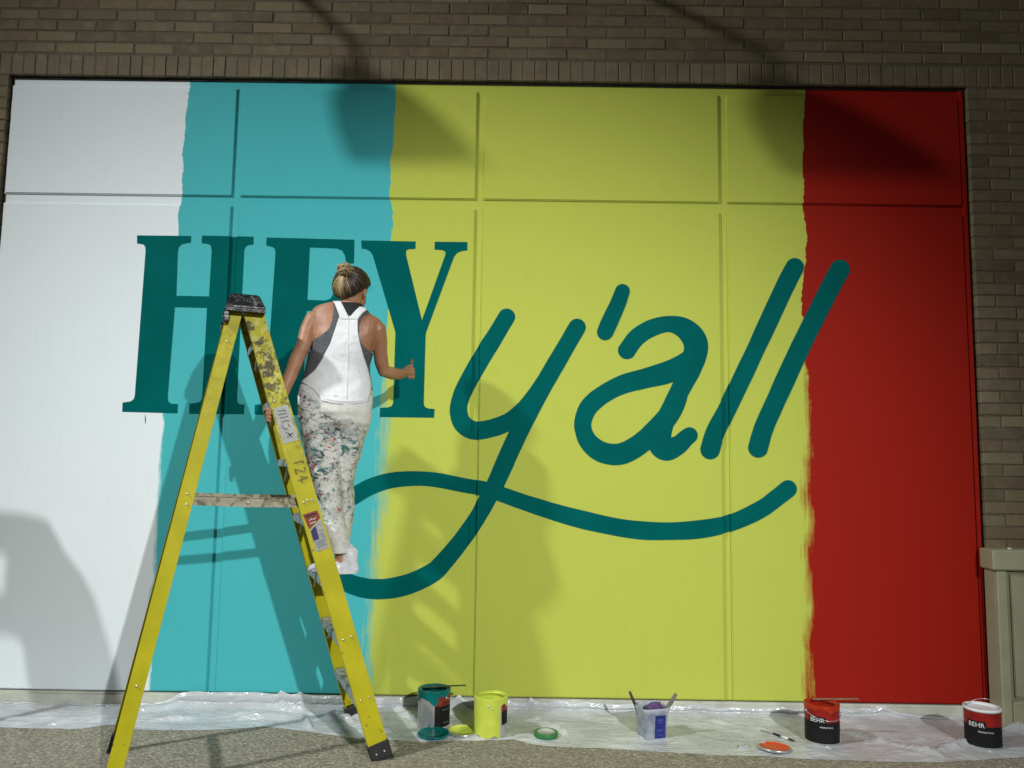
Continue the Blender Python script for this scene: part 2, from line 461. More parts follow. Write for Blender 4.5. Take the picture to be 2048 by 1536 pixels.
def outline(px, org=(0, 0), sc=1.0):
    bm = bmesh.new(); vs = []
    for x, y in px:
        p = W(org[0] + x / sc, org[1] + y / sc); vs.append(bm.verts.new((p.x, -.0012, p.z)))
    for t in tessellate_polygon([[v_.co for v_ in vs]]): bm.faces.new([vs[k] for k in t])
    return bm
o5 = ((200, 440), 2.6947)
letter(outline([(200, 83), (492, 86), (490, 122), (462, 126), (440, 132), (426, 146), (420, 170), (412, 408), (588, 412), (602, 165), (598, 140), (585, 130), (548, 125), (550, 84), (828, 90), (828, 132), (800, 136), (785, 145), (778, 165), (738, 965), (742, 985), (755, 993), (778, 995), (776, 1046), (480, 1044), (482, 990), (515, 986), (540, 980), (550, 960), (577, 474), (404, 470), (365, 960), (370, 980), (385, 990), (420, 992), (418, 1042), (120, 1034), (122, 984), (165, 978), (182, 965), (188, 945), (246, 165), (244, 145), (235, 132), (200, 127)], *o5), 'dark teal serif capital H')
letter(outline([(533, 475), (709, 479.5), (708, 527), (692, 527), (690, 511), (684, 501), (673, 497), (619.7, 495), (615, 599.6), (650, 601), (661.7, 597), (668, 584), (670, 566), (684, 566), (680, 656), (666, 656), (664, 636), (655, 626), (640, 622), (613.5, 622), (604.5, 808), (650, 810), (678, 800), (693, 775), (698, 757), (714, 757), (711, 832), (509, 829), (510, 810), (522, 808), (529, 803), (531, 795), (551, 507), (550, 498), (545, 494), (532.5, 491)]), 'dark teal serif capital E')
letter(outline([(1408, 110), (1702, 116), (1700, 156), (1665, 158), (1650, 165), (1650, 190), (1735, 540), (1862, 185), (1860, 170), (1845, 163), (1803, 160), (1804, 117), (1980, 119), (1980, 164), (1950, 168), (1925, 178), (1908, 200), (1758, 605), (1755, 625), (1745, 990), (1752, 1008), (1770, 1016), (1804, 1018), (1800, 1066), (1506, 1062), (1510, 1012), (1550, 1010), (1572, 1003), (1580, 985), (1592, 605), (1470, 190), (1455, 168), (1435, 158), (1410, 154)], *o5), 'dark teal serif capital Y')
LAY = [0]
def stroke(bm, pts, org=(860, 480), sc=2.0761, start=True, end=True):
    """round-ended brush stroke: (x, y, half width) in a traced picture, laid out on the wall"""
    P = []
    for q in crom(pts, 7):
        w = W(org[0] + q[0] / sc, org[1] + q[1] / sc); w2 = W(org[0] + (q[0] + q[2]) / sc, org[1] + q[1] / sc)
        P.append((w.x, w.z, w2.x - w.x))
    L = []; R = []
    y0 = -.0010 - LAY[0] * .0004; LAY[0] += 1
    nP = len(P)
    for i, (x, z, r) in enumerate(P):
        dx = P[min(i + 1, nP - 1)][0] - P[max(i - 1, 0)][0]; dz = P[min(i + 1, nP - 1)][1] - P[max(i - 1, 0)][1]
        l = math.hypot(dx, dz) or 1; nx, nz = -dz / l, dx / l
        r *= 1 + .035 * mnoise.noise((x * 6, 0, z * 6)) + .02 * mnoise.noise((x * 25, 3, z * 25))
        y = y0 - .0003 * i / nP
        L.append(bm.verts.new((x + nx * r, y, z + nz * r))); R.append(bm.verts.new((x - nx * r, y, z - nz * r)))
    for i in range(nP - 1): bm.faces.new((L[i], R[i], R[i + 1], L[i + 1]))
    for idx, sgn, do in ((0, -1, start), (nP - 1, 1, end)):
        if not do: continue
        x, z, r = P[idx]; a, b = L[idx].co, R[idx].co
        ang = math.atan2(a.z - z, a.x - x); vs = [L[idx]]
        for k in range(1, 12):
            t = ang - sgn * math.pi * k / 12
            vs.append(bm.verts.new((x + r * math.cos(t), L[idx].co.y, z + r * math.sin(t))))
        vs.append(R[idx]); bm.faces.new(vs if sgn > 0 else list(reversed(vs)))
def tri(bm):
    bmesh.ops.triangulate(bm, faces=bm.faces[:]); return bm
LAY[0] = 0; bm = bmesh.new()
stroke(bm, [(318, 320, 36), (270, 400, 36), (232, 460, 37), (185, 540, 38), (142, 620, 37), (121, 680, 36), (120, 722, 37), (137, 764, 38), (182, 790, 38), (250, 783, 37), (325, 755, 36), (385, 705, 34), (430, 645, 30), (470, 580, 26)])
S_TAIL = [(611, 362, 36), (560, 450, 37), (500, 553, 38), (440, 658, 39), (385, 765, 39), (330, 882, 38), (278, 1000, 37), (238, 1078, 36), (190, 1163, 35), (125, 1255, 36), (50, 1345, 38), (11, 1381, 40), (-73, 1423, 42), (-164, 1446, 42), (-248, 1448, 41), (-324, 1430, 38), (-390, 1395, 34)]
stroke(bm, S_TAIL)
sw = [((x - 860) * 2.0761, (y - 480) * 2.0761, r * 2.0761) for x, y, r in ((692, 1001, 17), (708, 992, 17), (740.5, 973.7, 16.5), (781, 961, 16), (829, 957, 14.5), (873.7, 960, 14.3), (930, 971, 14.5), (962.5, 976.5, 15))]
stroke(bm, sw + [(250, 1040, 31), (295, 1055, 31), (400, 1092, 33), (560, 1142, 36), (720, 1181, 37), (850, 1203, 37), (980, 1209, 37), (1120, 1201, 37), (1250, 1174, 35), (1370, 1120, 36), (1440, 1070, 36), (1487, 1033, 36)])
letter(tri(bm), 'dark teal script letter y with a long swash under the word')
bm = bmesh.new(); stroke(bm, [(799, 213, 31), (780, 265, 33), (748, 335, 35), (727, 383, 34)]); letter(tri(bm), 'dark teal apostrophe')
LAY[0] = 0; bm = bmesh.new()
stroke(bm, [(818, 458, 38), (858, 405, 37), (920, 366, 36), (990, 349, 35), (1050, 364, 44), (1093, 405, 50), (1104, 455, 50), (1082, 530, 46), (1045, 610, 40), (1003, 690, 37), (975, 752, 40), (955, 815, 46), (957, 850, 50), (985, 868, 48), (1030, 852, 40), (1062, 823, 36), (1078, 811, 34)])
stroke(bm, [(1085, 490, 40), (1050, 515, 42), (990, 548, 46), (900, 573, 42), (800, 600, 40), (720, 641, 38), (662, 690, 38), (637, 745, 36), (637, 790, 36), (660, 840, 40), (712, 880, 43), (780, 890, 44), (840, 868, 44), (905, 820, 44), (965, 760, 44), (1010, 700, 40), (1035, 640, 36)])
letter(tri(bm), 'dark teal script letter a')
bm = bmesh.new(); stroke(bm, [(1515, 112, 38), (1470, 200, 39), (1340, 480, 38), (1240, 690, 38), (1187, 795, 41), (1163, 870, 41)]); letter(tri(bm), 'dark teal script letter l on lime paint')
bm = bmesh.new(); stroke(bm, [(1703, 120, 40), (1650, 220, 40), (1540, 440, 40), (1430, 680, 40), (1386, 780, 41), (1362, 862, 42)]); letter(tri(bm), 'dark teal script letter l crossing from red to lime')

# ------------------------------------------------------------------ gooseneck lamps on the wall above the frame (their shadows fall on the mural)
M_DARKMETAL = simple('dark_metal', (.03, .03, .03), .4, .6)
MX = .35
def gooseneck(shade_c, label):
    t = thing('gooseneck_lamp', label, 'wall lamp', (shade_c.x - .0, YB, 0), 'gooseneck lamps above the mural')
    mz = shade_c.z + .34
    t.location.z = mz - .06
    bm = bmesh.new(); bmesh.ops.create_cone(bm, cap_ends=True, segments=24, radius1=.06, radius2=.05, depth=.03, matrix=Matrix.Translation((shade_c.x + MX, YB - .014, mz)) @ Matrix.Rotation(math.pi / 2, 4, 'X'))
    link_bm('mounting_plate', bm, M_DARKMETAL, t, True)
    bm = bmesh.new(); dy = shade_c.y - YB
    pts = crom([(shade_c.x + MX, YB, mz), (shade_c.x + MX * .7, YB + dy * .3, mz - .01), (shade_c.x + MX * .25, YB + dy * .7, mz - .05), (shade_c.x, shade_c.y + .10, mz - .10), (shade_c.x, shade_c.y + .085, shade_c.z + .15)], 6)
    tube(bm, pts, .02, 10); link_bm('arm', bm, M_DARKMETAL, t, True)
    bm = bmesh.new(); lathe(bm, [(.03, .19), (.05, .175), (.085, .13), (.13, .08), (.172, -.02), (.20, -.16), (.197, -.162), (.166, -.025), (.122, .07), (.0, .12)], 40)
    bmesh.ops.transform(bm, matrix=Matrix.Translation(shade_c) @ Matrix.Rotation(math.radians(-40), 4, 'X'), verts=bm.verts)
    link_bm('lamp_shade', bm, M_DARKMETAL, t, True)
def from_shadow(px, py, out):
    p = W(px, py); k = (LA.y + out) / LA.y      # point on the line lamp-to-shadow at that distance from the wall
    return LA + (p - LA) * ((LA.y + out) / LA.y)
gooseneck(from_shadow(768, 232, 1.15), 'dark gooseneck lamp above the turquoise band')
gooseneck(from_shadow(1640, 258, 1.15), 'dark gooseneck lamp above the red band')

# ------------------------------------------------------------------ beige cabinet at the right
n = NT('beige_enamel'); c = n.coord()
cb = n.ramp(n.noise(c, 5, 4), [(.3, (.29, .285, .175)), (.7, (.35, .345, .22))])
cb = n.mix(n.math('MULTIPLY', n.smooth(n.noise(c, 40, 4), .58, .7), .35), cb, (.2, .2, .14))
n.base(cb); n.set(Roughness=.55); n.bump(n.noise(c, 90, 3), .15, .003); M_BEIGE = n.m
cx0, cx1, cyf, cz = 2.672, 3.45, -.15, .958
cab = thing('utility_cabinet', 'beige capped cabinet with a recessed panel, standing by the brick wall', 'cabinet', ((cx0 + cx1) / 2, -.18, 0))
bm = bmesh.new(); box(bm, (cx0 + .012, cyf + .03, 0), (cx1 - .012, YB - .004, cz - .112), bev=.004); link_bm('body', bm, M_BEIGE, cab)
bm = bmesh.new(); box(bm, (cx0 - .012, cyf - .008, cz - .112), (cx1 + .012, YB - .004, cz), bev=.008); link_bm('cap', bm, M_BEIGE, cab)
bm = bmesh.new(); yf = cyf + .03
box(bm, (cx0 + .012, cyf + .004, .0), (cx0 + .068, yf - .0005, cz - .114), bev=.006); link_bm('stile', bm, M_BEIGE, cab)
bm = bmesh.new(); box(bm, (cx1 - .075, cyf + .004, .0), (cx1 - .012, yf - .0005, cz - .114), bev=.006); link_bm('stile', bm, M_BEIGE, cab)
bm = bmesh.new(); box(bm, (cx0 + .070, cyf + .006, .0), (cx1 - .077, yf - .0005, .14), bev=.006); link_bm('bottom_rail', bm, M_BEIGE, cab)
bm = bmesh.new(); box(bm, (cx0 + .092, cyf + .021, .158), (cx1 - .095, yf - .0005, cz - .128), bev=.008); link_bm('door_panel', bm, M_BEIGE, cab)
bm = bmesh.new(); ellipsoid(bm, (cx0 + .11, cyf + .04, cz + .004), (.014, .014, .008)); link_bm('bolt', bm, simple('galvanised', (.7, .7, .66), .35, .5), cab, True)

# ------------------------------------------------------------------ drop cloth
n = NT('plastic_sheet'); c = n.coord()
cs = n.mix(n.smooth(n.noise(c, 3.5, 4), .35, .7), (.62, .645, .675), (.75, .765, .79))
dv = n.voro(c, 17); spot = n.math('MULTIPLY', n.smooth(dv.outputs['Distance'], .10, .06), n.smooth(n.noise(c, 6), .5, .6))
cs = n.mix(n.math('MULTIPLY', spot, .8), cs, (.06, .07, .06))
sp = n.smooth(n.noise(c, 7, 4), .66, .72); cs = n.mix(n.math('MULTIPLY', sp, .25), cs, (.45, .38, .4))
n.base(cs); n.set(Roughness=n.ramp(n.noise(c, 9, 3), [(.35, .10), (.7, .34)]), Alpha=n.ramp(n.noise(c, 4, 4), [(.35, .62), (.7, .92)]))
n.b.inputs['Specular IOR Level'].default_value = .85
mpc = n.n('Mapping'); mpc.inputs['Scale'].default_value = (.55, 1.6, 1.2); n.l(c, mpc.inputs[0])
cr1 = n.math('ABSOLUTE', n.math('SUBTRACT', n.noise(mpc.outputs[0], 7, 4, .6, .6), .5)); cr2 = n.math('ABSOLUTE', n.math('SUBTRACT', n.noise(mpc.outputs[0], 19, 3, .6, .4), .5))
n.bump(n.math('ADD', n.math('MULTIPLY', n.smooth(cr1, .0, .09), -1.0), n.math('MULTIPLY', n.smooth(cr2, .0, .10), -.25)), .30, .012); M_SHEET = n.m
near = [(-260, 1459), (-100, 1457), (0, 1455), (60, 1457), (150, 1459), (205, 1452), (240, 1448), (260, 1458), (330, 1461), (420, 1461), (480, 1457), (530, 1453), (600, 1462), (660, 1470), (700, 1476), (760, 1479), (840, 1484), (930, 1482), (1030, 1480), (1070, 1490), (1120, 1495), (1200, 1497), (1400, 1509), (1460, 1512), (1530, 1513), (1600, 1518), (1800, 1525), (1880, 1525), (1960, 1520), (2048, 1515), (2200, 1515)]
nx = [p[0] for p in near]; ny = [p[1] for p in near]
climb = [(-260, .004), (230, .006), (262, .03), (300, .05), (420, .056), (560, .045), (640, .048), (700, .04), (800, .045), (900, .03), (1000, .035), (1200, .035), (1450, .03), (1600, .025), (1800, .028), (1900, .03), (1990, .01), (2200, .004)]
folds = [(270, 1425, 480, 1410, .010, .016), (480, 1440, 760, 1438, .016, .02), (560, 1420, 700, 1445, .02, .018), (740, 1400, 860, 1450, .02, .02), (680, 1462, 780, 1466, .012, .015), (900, 1420, 1010, 1455, .016, .02), (1040, 1415, 1130, 1470, .012, .016), (1200, 1440, 1420, 1450, .006, .02), (1420, 1445, 1530, 1462, .008, .02), (1680, 1465, 1880, 1512, .012, .018), (1760, 1440, 1860, 1430, .010, .02), (1880, 1505, 2048, 1455, .016, .02), (1730, 1488, 1850, 1480, .008, .012), (0, 1440, 230, 1436, .006, .016), (100, 1452, 240, 1438, .010, .014), (300, 1445, 520, 1432, .012, .016), (1480, 1500, 1530, 1490, .012, .012), (590, 1400, 620, 1460, .014, .014)]
fol = [(G(a, b), G(c_, d), h, w) for a, b, c_, d, h, w in folds]
bm = bmesh.new(); NU, NV, NB = 520, 34, 8; grid = []
for i in range(NU + 1):
    px = -260 + 2460 * i / NU
    pn = G(px, float(np.interp(px, nx, ny))); pn.y += .006 * mnoise.noise((pn.x * 14, 3, 0)); hb = float(np.interp(px, [q[0] for q in climb], [q[1] for q in climb]))
    xw = pn.x * (1 - .028); row = []
    hb += .012 * mnoise.noise((xw * 9, 0, 7))
    for j in range(NV + 1):
        v = j / NV; x = pn.x + (xw - pn.x) * v; y = pn.y + (-.020 - pn.y) * v
        z = .003 + .0055 * (1 - min(1, 2.2 * abs(mnoise.noise((x * 3.1, y * 9, 1.3))))) ** 1.5 + .0012 * (1 - min(1, 3.0 * abs(mnoise.noise((x * 12, y * 26, 4)))))
        for a, b, h, w in fol:
            dx, dy = b.x - a.x, b.y - a.y; L2 = dx * dx + dy * dy
            t = ((x - a.x) * dx + (y - a.y) * dy) / L2
            tt = min(1, max(0, t)); d = math.hypot(x - a.x - dx * tt, y - a.y - dy * tt)
            if d < w * 3: z += h * 2.1 * math.exp(-(d / w) ** 2 * 1.6) * (.6 + .4 * math.sin(t * 9))
        z *= min(1, v * 7 + .25)
        z += .03 * max(0, (v - .72) / .28) ** 2.2 * min(1, hb / .04)
        row.append(bm.verts.new((x, y, z)))
    zb = row[-1].co.z
    for j in range(1, NB + 1):
        v = j / NB; bul = math.sin(v * math.pi * .9) * .012 * (.5 + abs(mnoise.noise((xw * 8, v * 3, 2))))
        row.append(bm.verts.new((xw, -.017 - bul - (1 - v) * .006 , zb + max(hb, .004) * v)))
    grid.append(row)
for i in range(NU):
    for j in range(NV + NB): bm.faces.new((grid[i][j], grid[i + 1][j], grid[i + 1][j + 1], grid[i][j + 1]))
o = link_bm('drop_cloth', bm, M_SHEET, None, True)
tag(o, 'long wrinkled translucent plastic sheet laid along the foot of the mural', 'drop cloth'); recentre(o)

# ------------------------------------------------------------------ step ladder
n = NT('yellow_fibreglass'); c = n.n('NewGeometry').outputs['Position']; oc = n.coord()
base = n.mix(n.smooth(n.noise(c, 6, 4), .35, .7), (.43, .385, .006), (.52, .46, .012))
sz = n.n('SeparateXYZ'); n.l(c, sz.inputs[0])
upz = n.smooth(n.math('ADD', sz.outputs[2], n.math('MULTIPLY', n.noise(c, 5, 3), .35)), 1.45, 1.95)
hand = n.n('Attribute', attribute_name='worn').outputs['Fac']
sm1 = n.smooth(n.noise(c, 17, 8, .72, .4), .475, .56)
base = n.mix(n.math('MULTIPLY', n.math('MULTIPLY', sm1, upz), n.math('MULTIPLY', hand, 1.0)), base, (.085, .065, .02))
sm3 = n.smooth(n.noise(c, 27, 7, .7, .3), .51, .59)
base = n.mix(n.math('MULTIPLY', n.math('MULTIPLY', sm3, upz), n.math('MULTIPLY', hand, .6)), base, (.66, .62, .22))
dv = n.voro(c, 30); sm2 = n.math('MULTIPLY', n.smooth(dv.outputs['Distance'], .22, .12), n.smooth(n.noise(c, 5), .52, .62))
base = n.mix(n.math('MULTIPLY', sm2, .7), base, (.16, .13, .04))
n.base(base); n.set(Roughness=.5); n.b.inputs['Specular IOR Level'].default_value = .2; n.bump(n.noise(c, 90, 3), .12, .003); M_YEL = n.m
n = NT('black_plastic'); c = n.coord()
kb = n.mix(n.smooth(n.noise(c, 26, 4, .6, 1.0), .56, .66), (.012, .012, .013), (.16, .16, .16))
n.base(kb); n.set(Roughness=n.ramp(n.noise(c, 18, 3), [(.35, .18), (.7, .5)])); n.bump(n.noise(c, 22, 4, .6, 1), .5, .012); M_BLACK = n.m
M_RUBBER = simple('black_rubber', (.012, .012, .012), .6, var=.4)
n = NT('dull_aluminium'); c = n.n('NewGeometry').outputs['Position']
ca = n.mix(n.smooth(n.noise(c, 18, 5, .6, 1), .45, .62), (.34, .31, .22), (.13, .11, .06))
n.base(ca); n.set(Roughness=.5, Metallic=.35); n.bump(n.noise(c, 60, 3), .2, .003); M_ALU = n.m
n = NT('tread_metal'); c = n.n('NewGeometry').outputs['Position']
ca = n.mix(n.smooth(n.noise(c, 20, 5, .6, 1), .5, .6), (.36, .37, .36), (.12, .12, .10))
ca = n.mix(n.smooth(n.noise(c, 13, 4), .6, .66), ca, (.20, .32, .32))
n.base(ca); n.set(Roughness=.5, Metallic=.3); M_TREAD = n.m
M_RIVET = simple('rivet_steel', (.6, .58, .5), .3, .8)

u = Vector((-.368, .930, 0)).normalized(); v = Vector((-u.y, u.x, 0))        # u: near rail to far rail, v: front to back
FN, FF = Vector((-.598, -.756, 0)), Vector((-.846, -.127, 0))                # front feet
RN, RF = Vector((-1.668, -1.19, 0)), Vector((-1.885, -.684, 0))              # rear feet
FNt, FFt = Vector((-1.277, -.862, 2.125)), Vector((-1.389, -.60, 2.125))
RNt, RFt = Vector((-1.345, -.892, 2.11)), Vector((-1.447, -.650, 2.11))
lad = thing('step_ladder', 'tall yellow step ladder with a black top, scuffed on its near rail', 'ladder', ((FN + RF) / 2))
def rail(a, b, w, d, t, inward, worn, name='rail'):
    """C-channel: web facing out, flanges pointing inward"""
    ax = (b - a).normalized(); s = ax.cross(inward).normalized(); inn = s.cross(ax).normalized()
    if inn.dot(inward) < 0: inn = -inn
    prof = [(-w / 2, 0), (w / 2, 0), (w / 2, d), (w / 2 - t, d), (w / 2 - t, t), (-w / 2 + t, t), (-w / 2 + t, d), (-w / 2, d)]
    bm = bmesh.new()
    rings = [[p + s * x + inn * y for x, y in prof] for p in (a, b)]
    rv = loft(bm, rings, False)
    for r in rv:
        bm.faces.new((r[0], r[1], r[4], r[5])); bm.faces.new((r[1], r[2], r[3], r[4])); bm.faces.new((r[0], r[5], r[6], r[7]))
    bmesh.ops.recalc_face_normals(bm, faces=bm.faces)
    bmesh.ops.bevel(bm, geom=[e for e in bm.edges if abs((e.verts[0].co - e.verts[1].co).normalized().dot(ax)) > .99], offset=.0025, segments=2, affect='EDGES')
    o = link_bm(name, bm, M_YEL, lad)
    at = o.data.attributes.new('worn', 'FLOAT', 'FACE'); at.data.foreach_set('value', [worn] * len(o.data.polygons))
    return o, s, inn, ax
fr, fs, fi, fax = rail(FN, FNt, .092, .032, .005, u, 1.0); fr['label'] = 'scuffed near front rail with stickers'
rail(FF, FFt, .092, .032, .005, -u, .5)
rr, rs, ri, rax = rail(RN, RNt, .066, .028, .005, u, .15)
rail(RF, RFt, .066, .028, .005, -u, .15)
def on_front(z, far=False):
    a, b = (FF, FFt) if far else (FN, FNt); return a + (b - a) * (z / b.z)
def on_rear(z, far=False):
    a, b = (RF, RFt) if far else (RN, RNt); return a + (b - a) * (z / b.z)
# treads
STEP = .2795; treads = []
for k in range(1, 8):
    z = STEP * k; a = on_front(z) + u * .007; b = on_front(z, True) - u * .007
    bm = bmesh.new(); ax = (b - a).normalized(); up = Vector((0, 0, 1)); s = ax.cross(up).normalized(); L = (b - a).length
    m = Matrix((ax, s, up)).transposed().to_4x4(); m.translation = a
    box(bm, (0, -.042, -.004), (L, .042, 0), m); box(bm, (0, -.042, -.034), (L, -.039, -.0045), m); box(bm, (0, .039, -.034), (L, .042, -.0045), m)
    for q in range(6):
        yy = -.034 + q * .0125; box(bm, (.02, yy, .0003), (L - .02, yy + .004, .0022), m)
    o = link_bm('tread', bm, M_TREAD, lad)
    # knee braces under the tread
    for e0, e1 in ((a, a + ax * .11), (b, b - ax * .11)):
        bm = bmesh.new(); p0 = e0 + Vector((0, 0, -.12)); p1 = e1 + Vector((0, 0, -.03)); tube(bm, [p0, p1], .007, 6)
        link_bm('tread_brace', bm, M_ALU, lad)
# rear horizontals
for z in (.42, .95, 1.48, 1.95):
    a = on_rear(z) + u * .006; b = on_rear(z, True) - u * .006; ax = (b - a).normalized(); L = (b - a).length
    m = Matrix((ax, ax.cross(Vector((0, 0, 1))).normalized(), Vector((0, 0, 1)))).transposed().to_4x4(); m.translation = a
    bm = bmesh.new(); box(bm, (0, -.012, -.02), (L, .012, .02), m, .003); link_bm('rear_bar', bm, M_ALU, lad)
# spreaders
for far, sg in ((False, 1), (True, -1)):
    p = on_rear(1.205, far) + u * sg * .034 ; q = on_front(1.19, far) + u * sg * .036
    mid = (p + q) / 2 + Vector((0, 0, -.004)); bm = bmesh.new()
    sp = thing and bpy.data.objects.new('spreader', None)
    for e0, e1, dz in ((p, mid, 0), (mid, q, .0)):
        ax = (e1 - e0).normalized(); L = (e1 - e0).length
        yv = u * sg; zv = ax.cross(yv).normalized(); zv = zv if zv.z > 0 else -zv
        m = Matrix((ax, yv, zv)).transposed().to_4x4(); m.translation = e0
        box(bm, (-.015, -.002, -.021), (L + .012, .002, .021), m)
        box(bm, (-.015, -.009, .0215), (L + .012, .003, .0245), m)
        e0 = e0; 
    bpy.data.objects.remove(sp)
    o = link_bm('spreader', bm, M_ALU, lad)
    for e in (mid, p, q):
        bm = bmesh.new(); ellipsoid(bm, e - u * sg * .006, (.008, .008, .008), None, 8, 6)
        link_bm('hinge_bolt', bm, M_RIVET, o, True)
# rivets on the webs
def rivets(pts, nrm, name='rivet'):
    for p in pts:
        bm = bmesh.new(); ellipsoid(bm, p, (.0065, .0065, .0065), None, 8, 6)
        link_bm(name, bm, M_RIVET, lad, True)
rivets([on_front(1.2) + fs * .02, on_front(1.2) - fs * .02, on_front(1.205) , on_front(.28) + fs * .02, on_front(.28) - fs * .02, on_front(.56) + fs * .02, on_front(.56) - fs * .02, on_front(1.68) + fs * .02], -u)
rivets([on_rear(1.235) - rs * .0, on_rear(1.19) - rs * .01, on_rear(.42), on_rear(1.95)], -u)
# feet
def foot(a, ax, s, inn, w):
    m = Matrix((s, inn, ax)).transposed().to_4x4(); m.translation = a
    bm = bmesh.new(); box(bm, (-w / 2 - .006, -.006, -.004), (w / 2 + .006, .04, .075), m, .004)
    box(bm, (-w / 2 - .009, -.009, -.014), (w / 2 + .009, .043, -.0045), m, .003)
    for vv in bm.verts:
        if vv.co.z < .001: vv.co.z = .001
    o = link_bm('rubber_foot', bm, M_RUBBER, lad)
    for xx in (-.02, .02):
        bm = bmesh.new(); ellipsoid(bm, a + s * xx - inn * .006 + ax * .03, (.005,) * 3, None, 8, 6)
        link_bm('screw', bm, M_RIVET, o, True)
for a, b, w, inn in ((FN, FNt, .092, u), (FF, FFt, .092, -u), (RN, RNt, .066, u), (RF, RFt, .066, -u)):
    ax = (b - a).normalized(); s = ax.cross(inn).normalized(); i2 = s.cross(ax).normalized()
    if i2.dot(inn) < 0: i2 = -i2
    foot(a + ax * .006, ax, s, i2, w)
# top cap
tc = (FNt + FFt + RNt + RFt) / 4
m = Matrix((u, v, Vector((0, 0, 1)))).transposed().to_4x4(); m.translation = Vector((tc.x, tc.y, 2.10))
bm = bmesh.new(); hl = .205
def capring(z, a, b0, b1): return [m @ Vector(p) for p in ((-a, b0, z), (a, b0, z), (a, b1, z), (-a, b1, z))]
loft(bm, [capring(-.006, hl, -.103, .085), capring(.012, hl, -.101, .083), capring(.072, hl - .02, -.072, .066), capring(.080, hl - .026, -.066, .06)])
bmesh.ops.bevel(bm, geom=bm.edges[:], offset=.006, segments=2, affect='EDGES')
cap = link_bm('top_cap', bm, M_BLACK, lad)
for a0 in (-hl + .012, hl - .06):
    bm = bmesh.new(); box(bm, (a0, .060, -.062), (a0 + .048, .092, -.0065), m, .006); link_bm('hinge_bracket', bm, M_BLACK, cap)
# stickers and the painted number on the near rail
def on_web(z, x): return on_front(z) + fs * x - fi * .0012
fsr = fs if fs.x > 0 else -fs
def sticker(pts, matl, lift, name='sticker', parent=None):
    bm = bmesh.new(); vs = [bm.verts.new(on_front(z) + fsr * x - fi * lift) for x, z in pts]; f = bm.faces.new(vs)
    f.normal_update()
    if f.normal.dot(fi) > 0: f.normal_flip()
    r = bmesh.ops.extrude_face_region(bm, geom=[f]); 
    return link_bm(name, bm, matl, parent or fr)
M_STW = simple('sticker_white', (.62, .62, .60), .4, var=.12, nscale=60); M_STR = simple('sticker_orange', (.42, .06, .015), .4); M_STB = simple('sticker_blue', (.03, .03, .20), .4)
M_INK = simple('marker_ink', (.02, .02, .02), .5); M_INK2 = simple('faded_marker', (.20, .17, .03), .6)
def zr(py): # height on the near front rail seen at that picture row
    lo, hi = 0.0, 2.1
    for _ in range(30):
        mid_ = (lo + hi) / 2; p = on_front(mid_); d_ = p - Vector((0, -D, H)); y = 768 - 1600 * d_.dot(CU) / d_.dot(CF)
        if y > py: lo = mid_
        else: hi = mid_
    return lo
def ink(lines, matl, r, lift, name, parent):
    bm = bmesh.new()
    for ln in lines:
        tube(bm, [on_front(z) + fsr * x - fi * lift for x, z in ln], r, 5)
    return link_bm(name, bm, matl, parent)
za, zb = zr(813), zr(884)
st = sticker([(-.036, zb), (.036, zb), (.034, za), (-.036, za)], M_STW, .0014, 'sticker'); st['label'] = 'white sticker with handwriting'
dz = za - zb
ink([[(-.02, za - dz * .42), (.0, za - dz * .40), (.02, za - dz * .43)], [(-.018, za - dz * .50), (-.016, za - dz * .60), (.004, za - dz * .64)], [(.01, za - dz * .52), (.016, za - dz * .60)], [(-.01, za - dz * .70), (.0, za - dz * .80), (.022, za - dz * .78), (-.012, za - dz * .86)], [(.0, za - dz * .74), (.012, za - dz * .90)], [(-.02, za - dz * .10), (.02, za - dz * .14)], [(-.02, za - dz * .2), (.018, za - dz * .22)], [(-.02, za - dz * .3), (.02, za - dz * .31)]], M_INK, .0016, .0022, 'handwriting', st)
za, zb = zr(1024), zr(1050); zc, zd = zr(1078), zr(1100)
s1 = sticker([(-.040, za - .0), (.030, za), (.034, za - (za - zb) * .62), (-.03, zb - .012)], M_STR, .0014, 'sticker'); s1['label'] = 'orange warning sticker'
s2 = sticker([(-.027, zb - .014), (.036, za - (za - zb) * .66), (.036, zd), (-.027, zd)], M_STW, .0014, 'sticker'); s2['label'] = 'white and blue instruction sticker'
sticker([(-.026, zb - .02), (.002, zb - .004), (.002, zc), (-.026, zc)], M_STB, .0022, 'blue_block', s2)
ink([[(-.03, za - .012), (.022, za - .012)]], M_INK, .004, .0022, 'header', s1)
for ln_ in ([(-.018, za - .035), (-.006, za - .03), (.004, za - .036), (.014, za - .031)], [(-.02, za - .05), (.01, za - .047)]): ink([ln_], M_STW, .0022, .0022, 'print', s1)
M_GREYP = simple('print_grey', (.2, .2, .24), .5)
for ln_ in ([(-.018, zc - .010), (.026, zc - .010)], [(-.018, zc - .02), (.02, zc - .02)], [(-.018, zc - .03), (.024, zc - .03)], [(.012, zb - .03), (.028, zb - .03)], [(.012, zb - .045), (.026, zb - .045)], [(.012, zb - .06), (.028, zb - .06)]): ink([ln_], M_GREYP, .0018, .0022, 'print', s2)
# number 124 in marker down the rail
za, zb = zr(922), zr(968); L = za - zb
zz = lambda f: za - L * f
ink([[(-.012, zz(.06)), (.028, zz(.06))], [(.028, zz(.06)), (.028, zz(.17))],
     [(.026, zz(.32)), (.03, zz(.42)), (.02, zz(.52)), (-.0, zz(.40)), (-.016, zz(.32)), (-.016, zz(.54))],
     [(-.016, zz(.80)), (.03, zz(.80))], [(.03, zz(.78)), (.0, zz(.68)), (.0, zz(.94))]], M_INK2, .0045, .0008, 'number', fr)

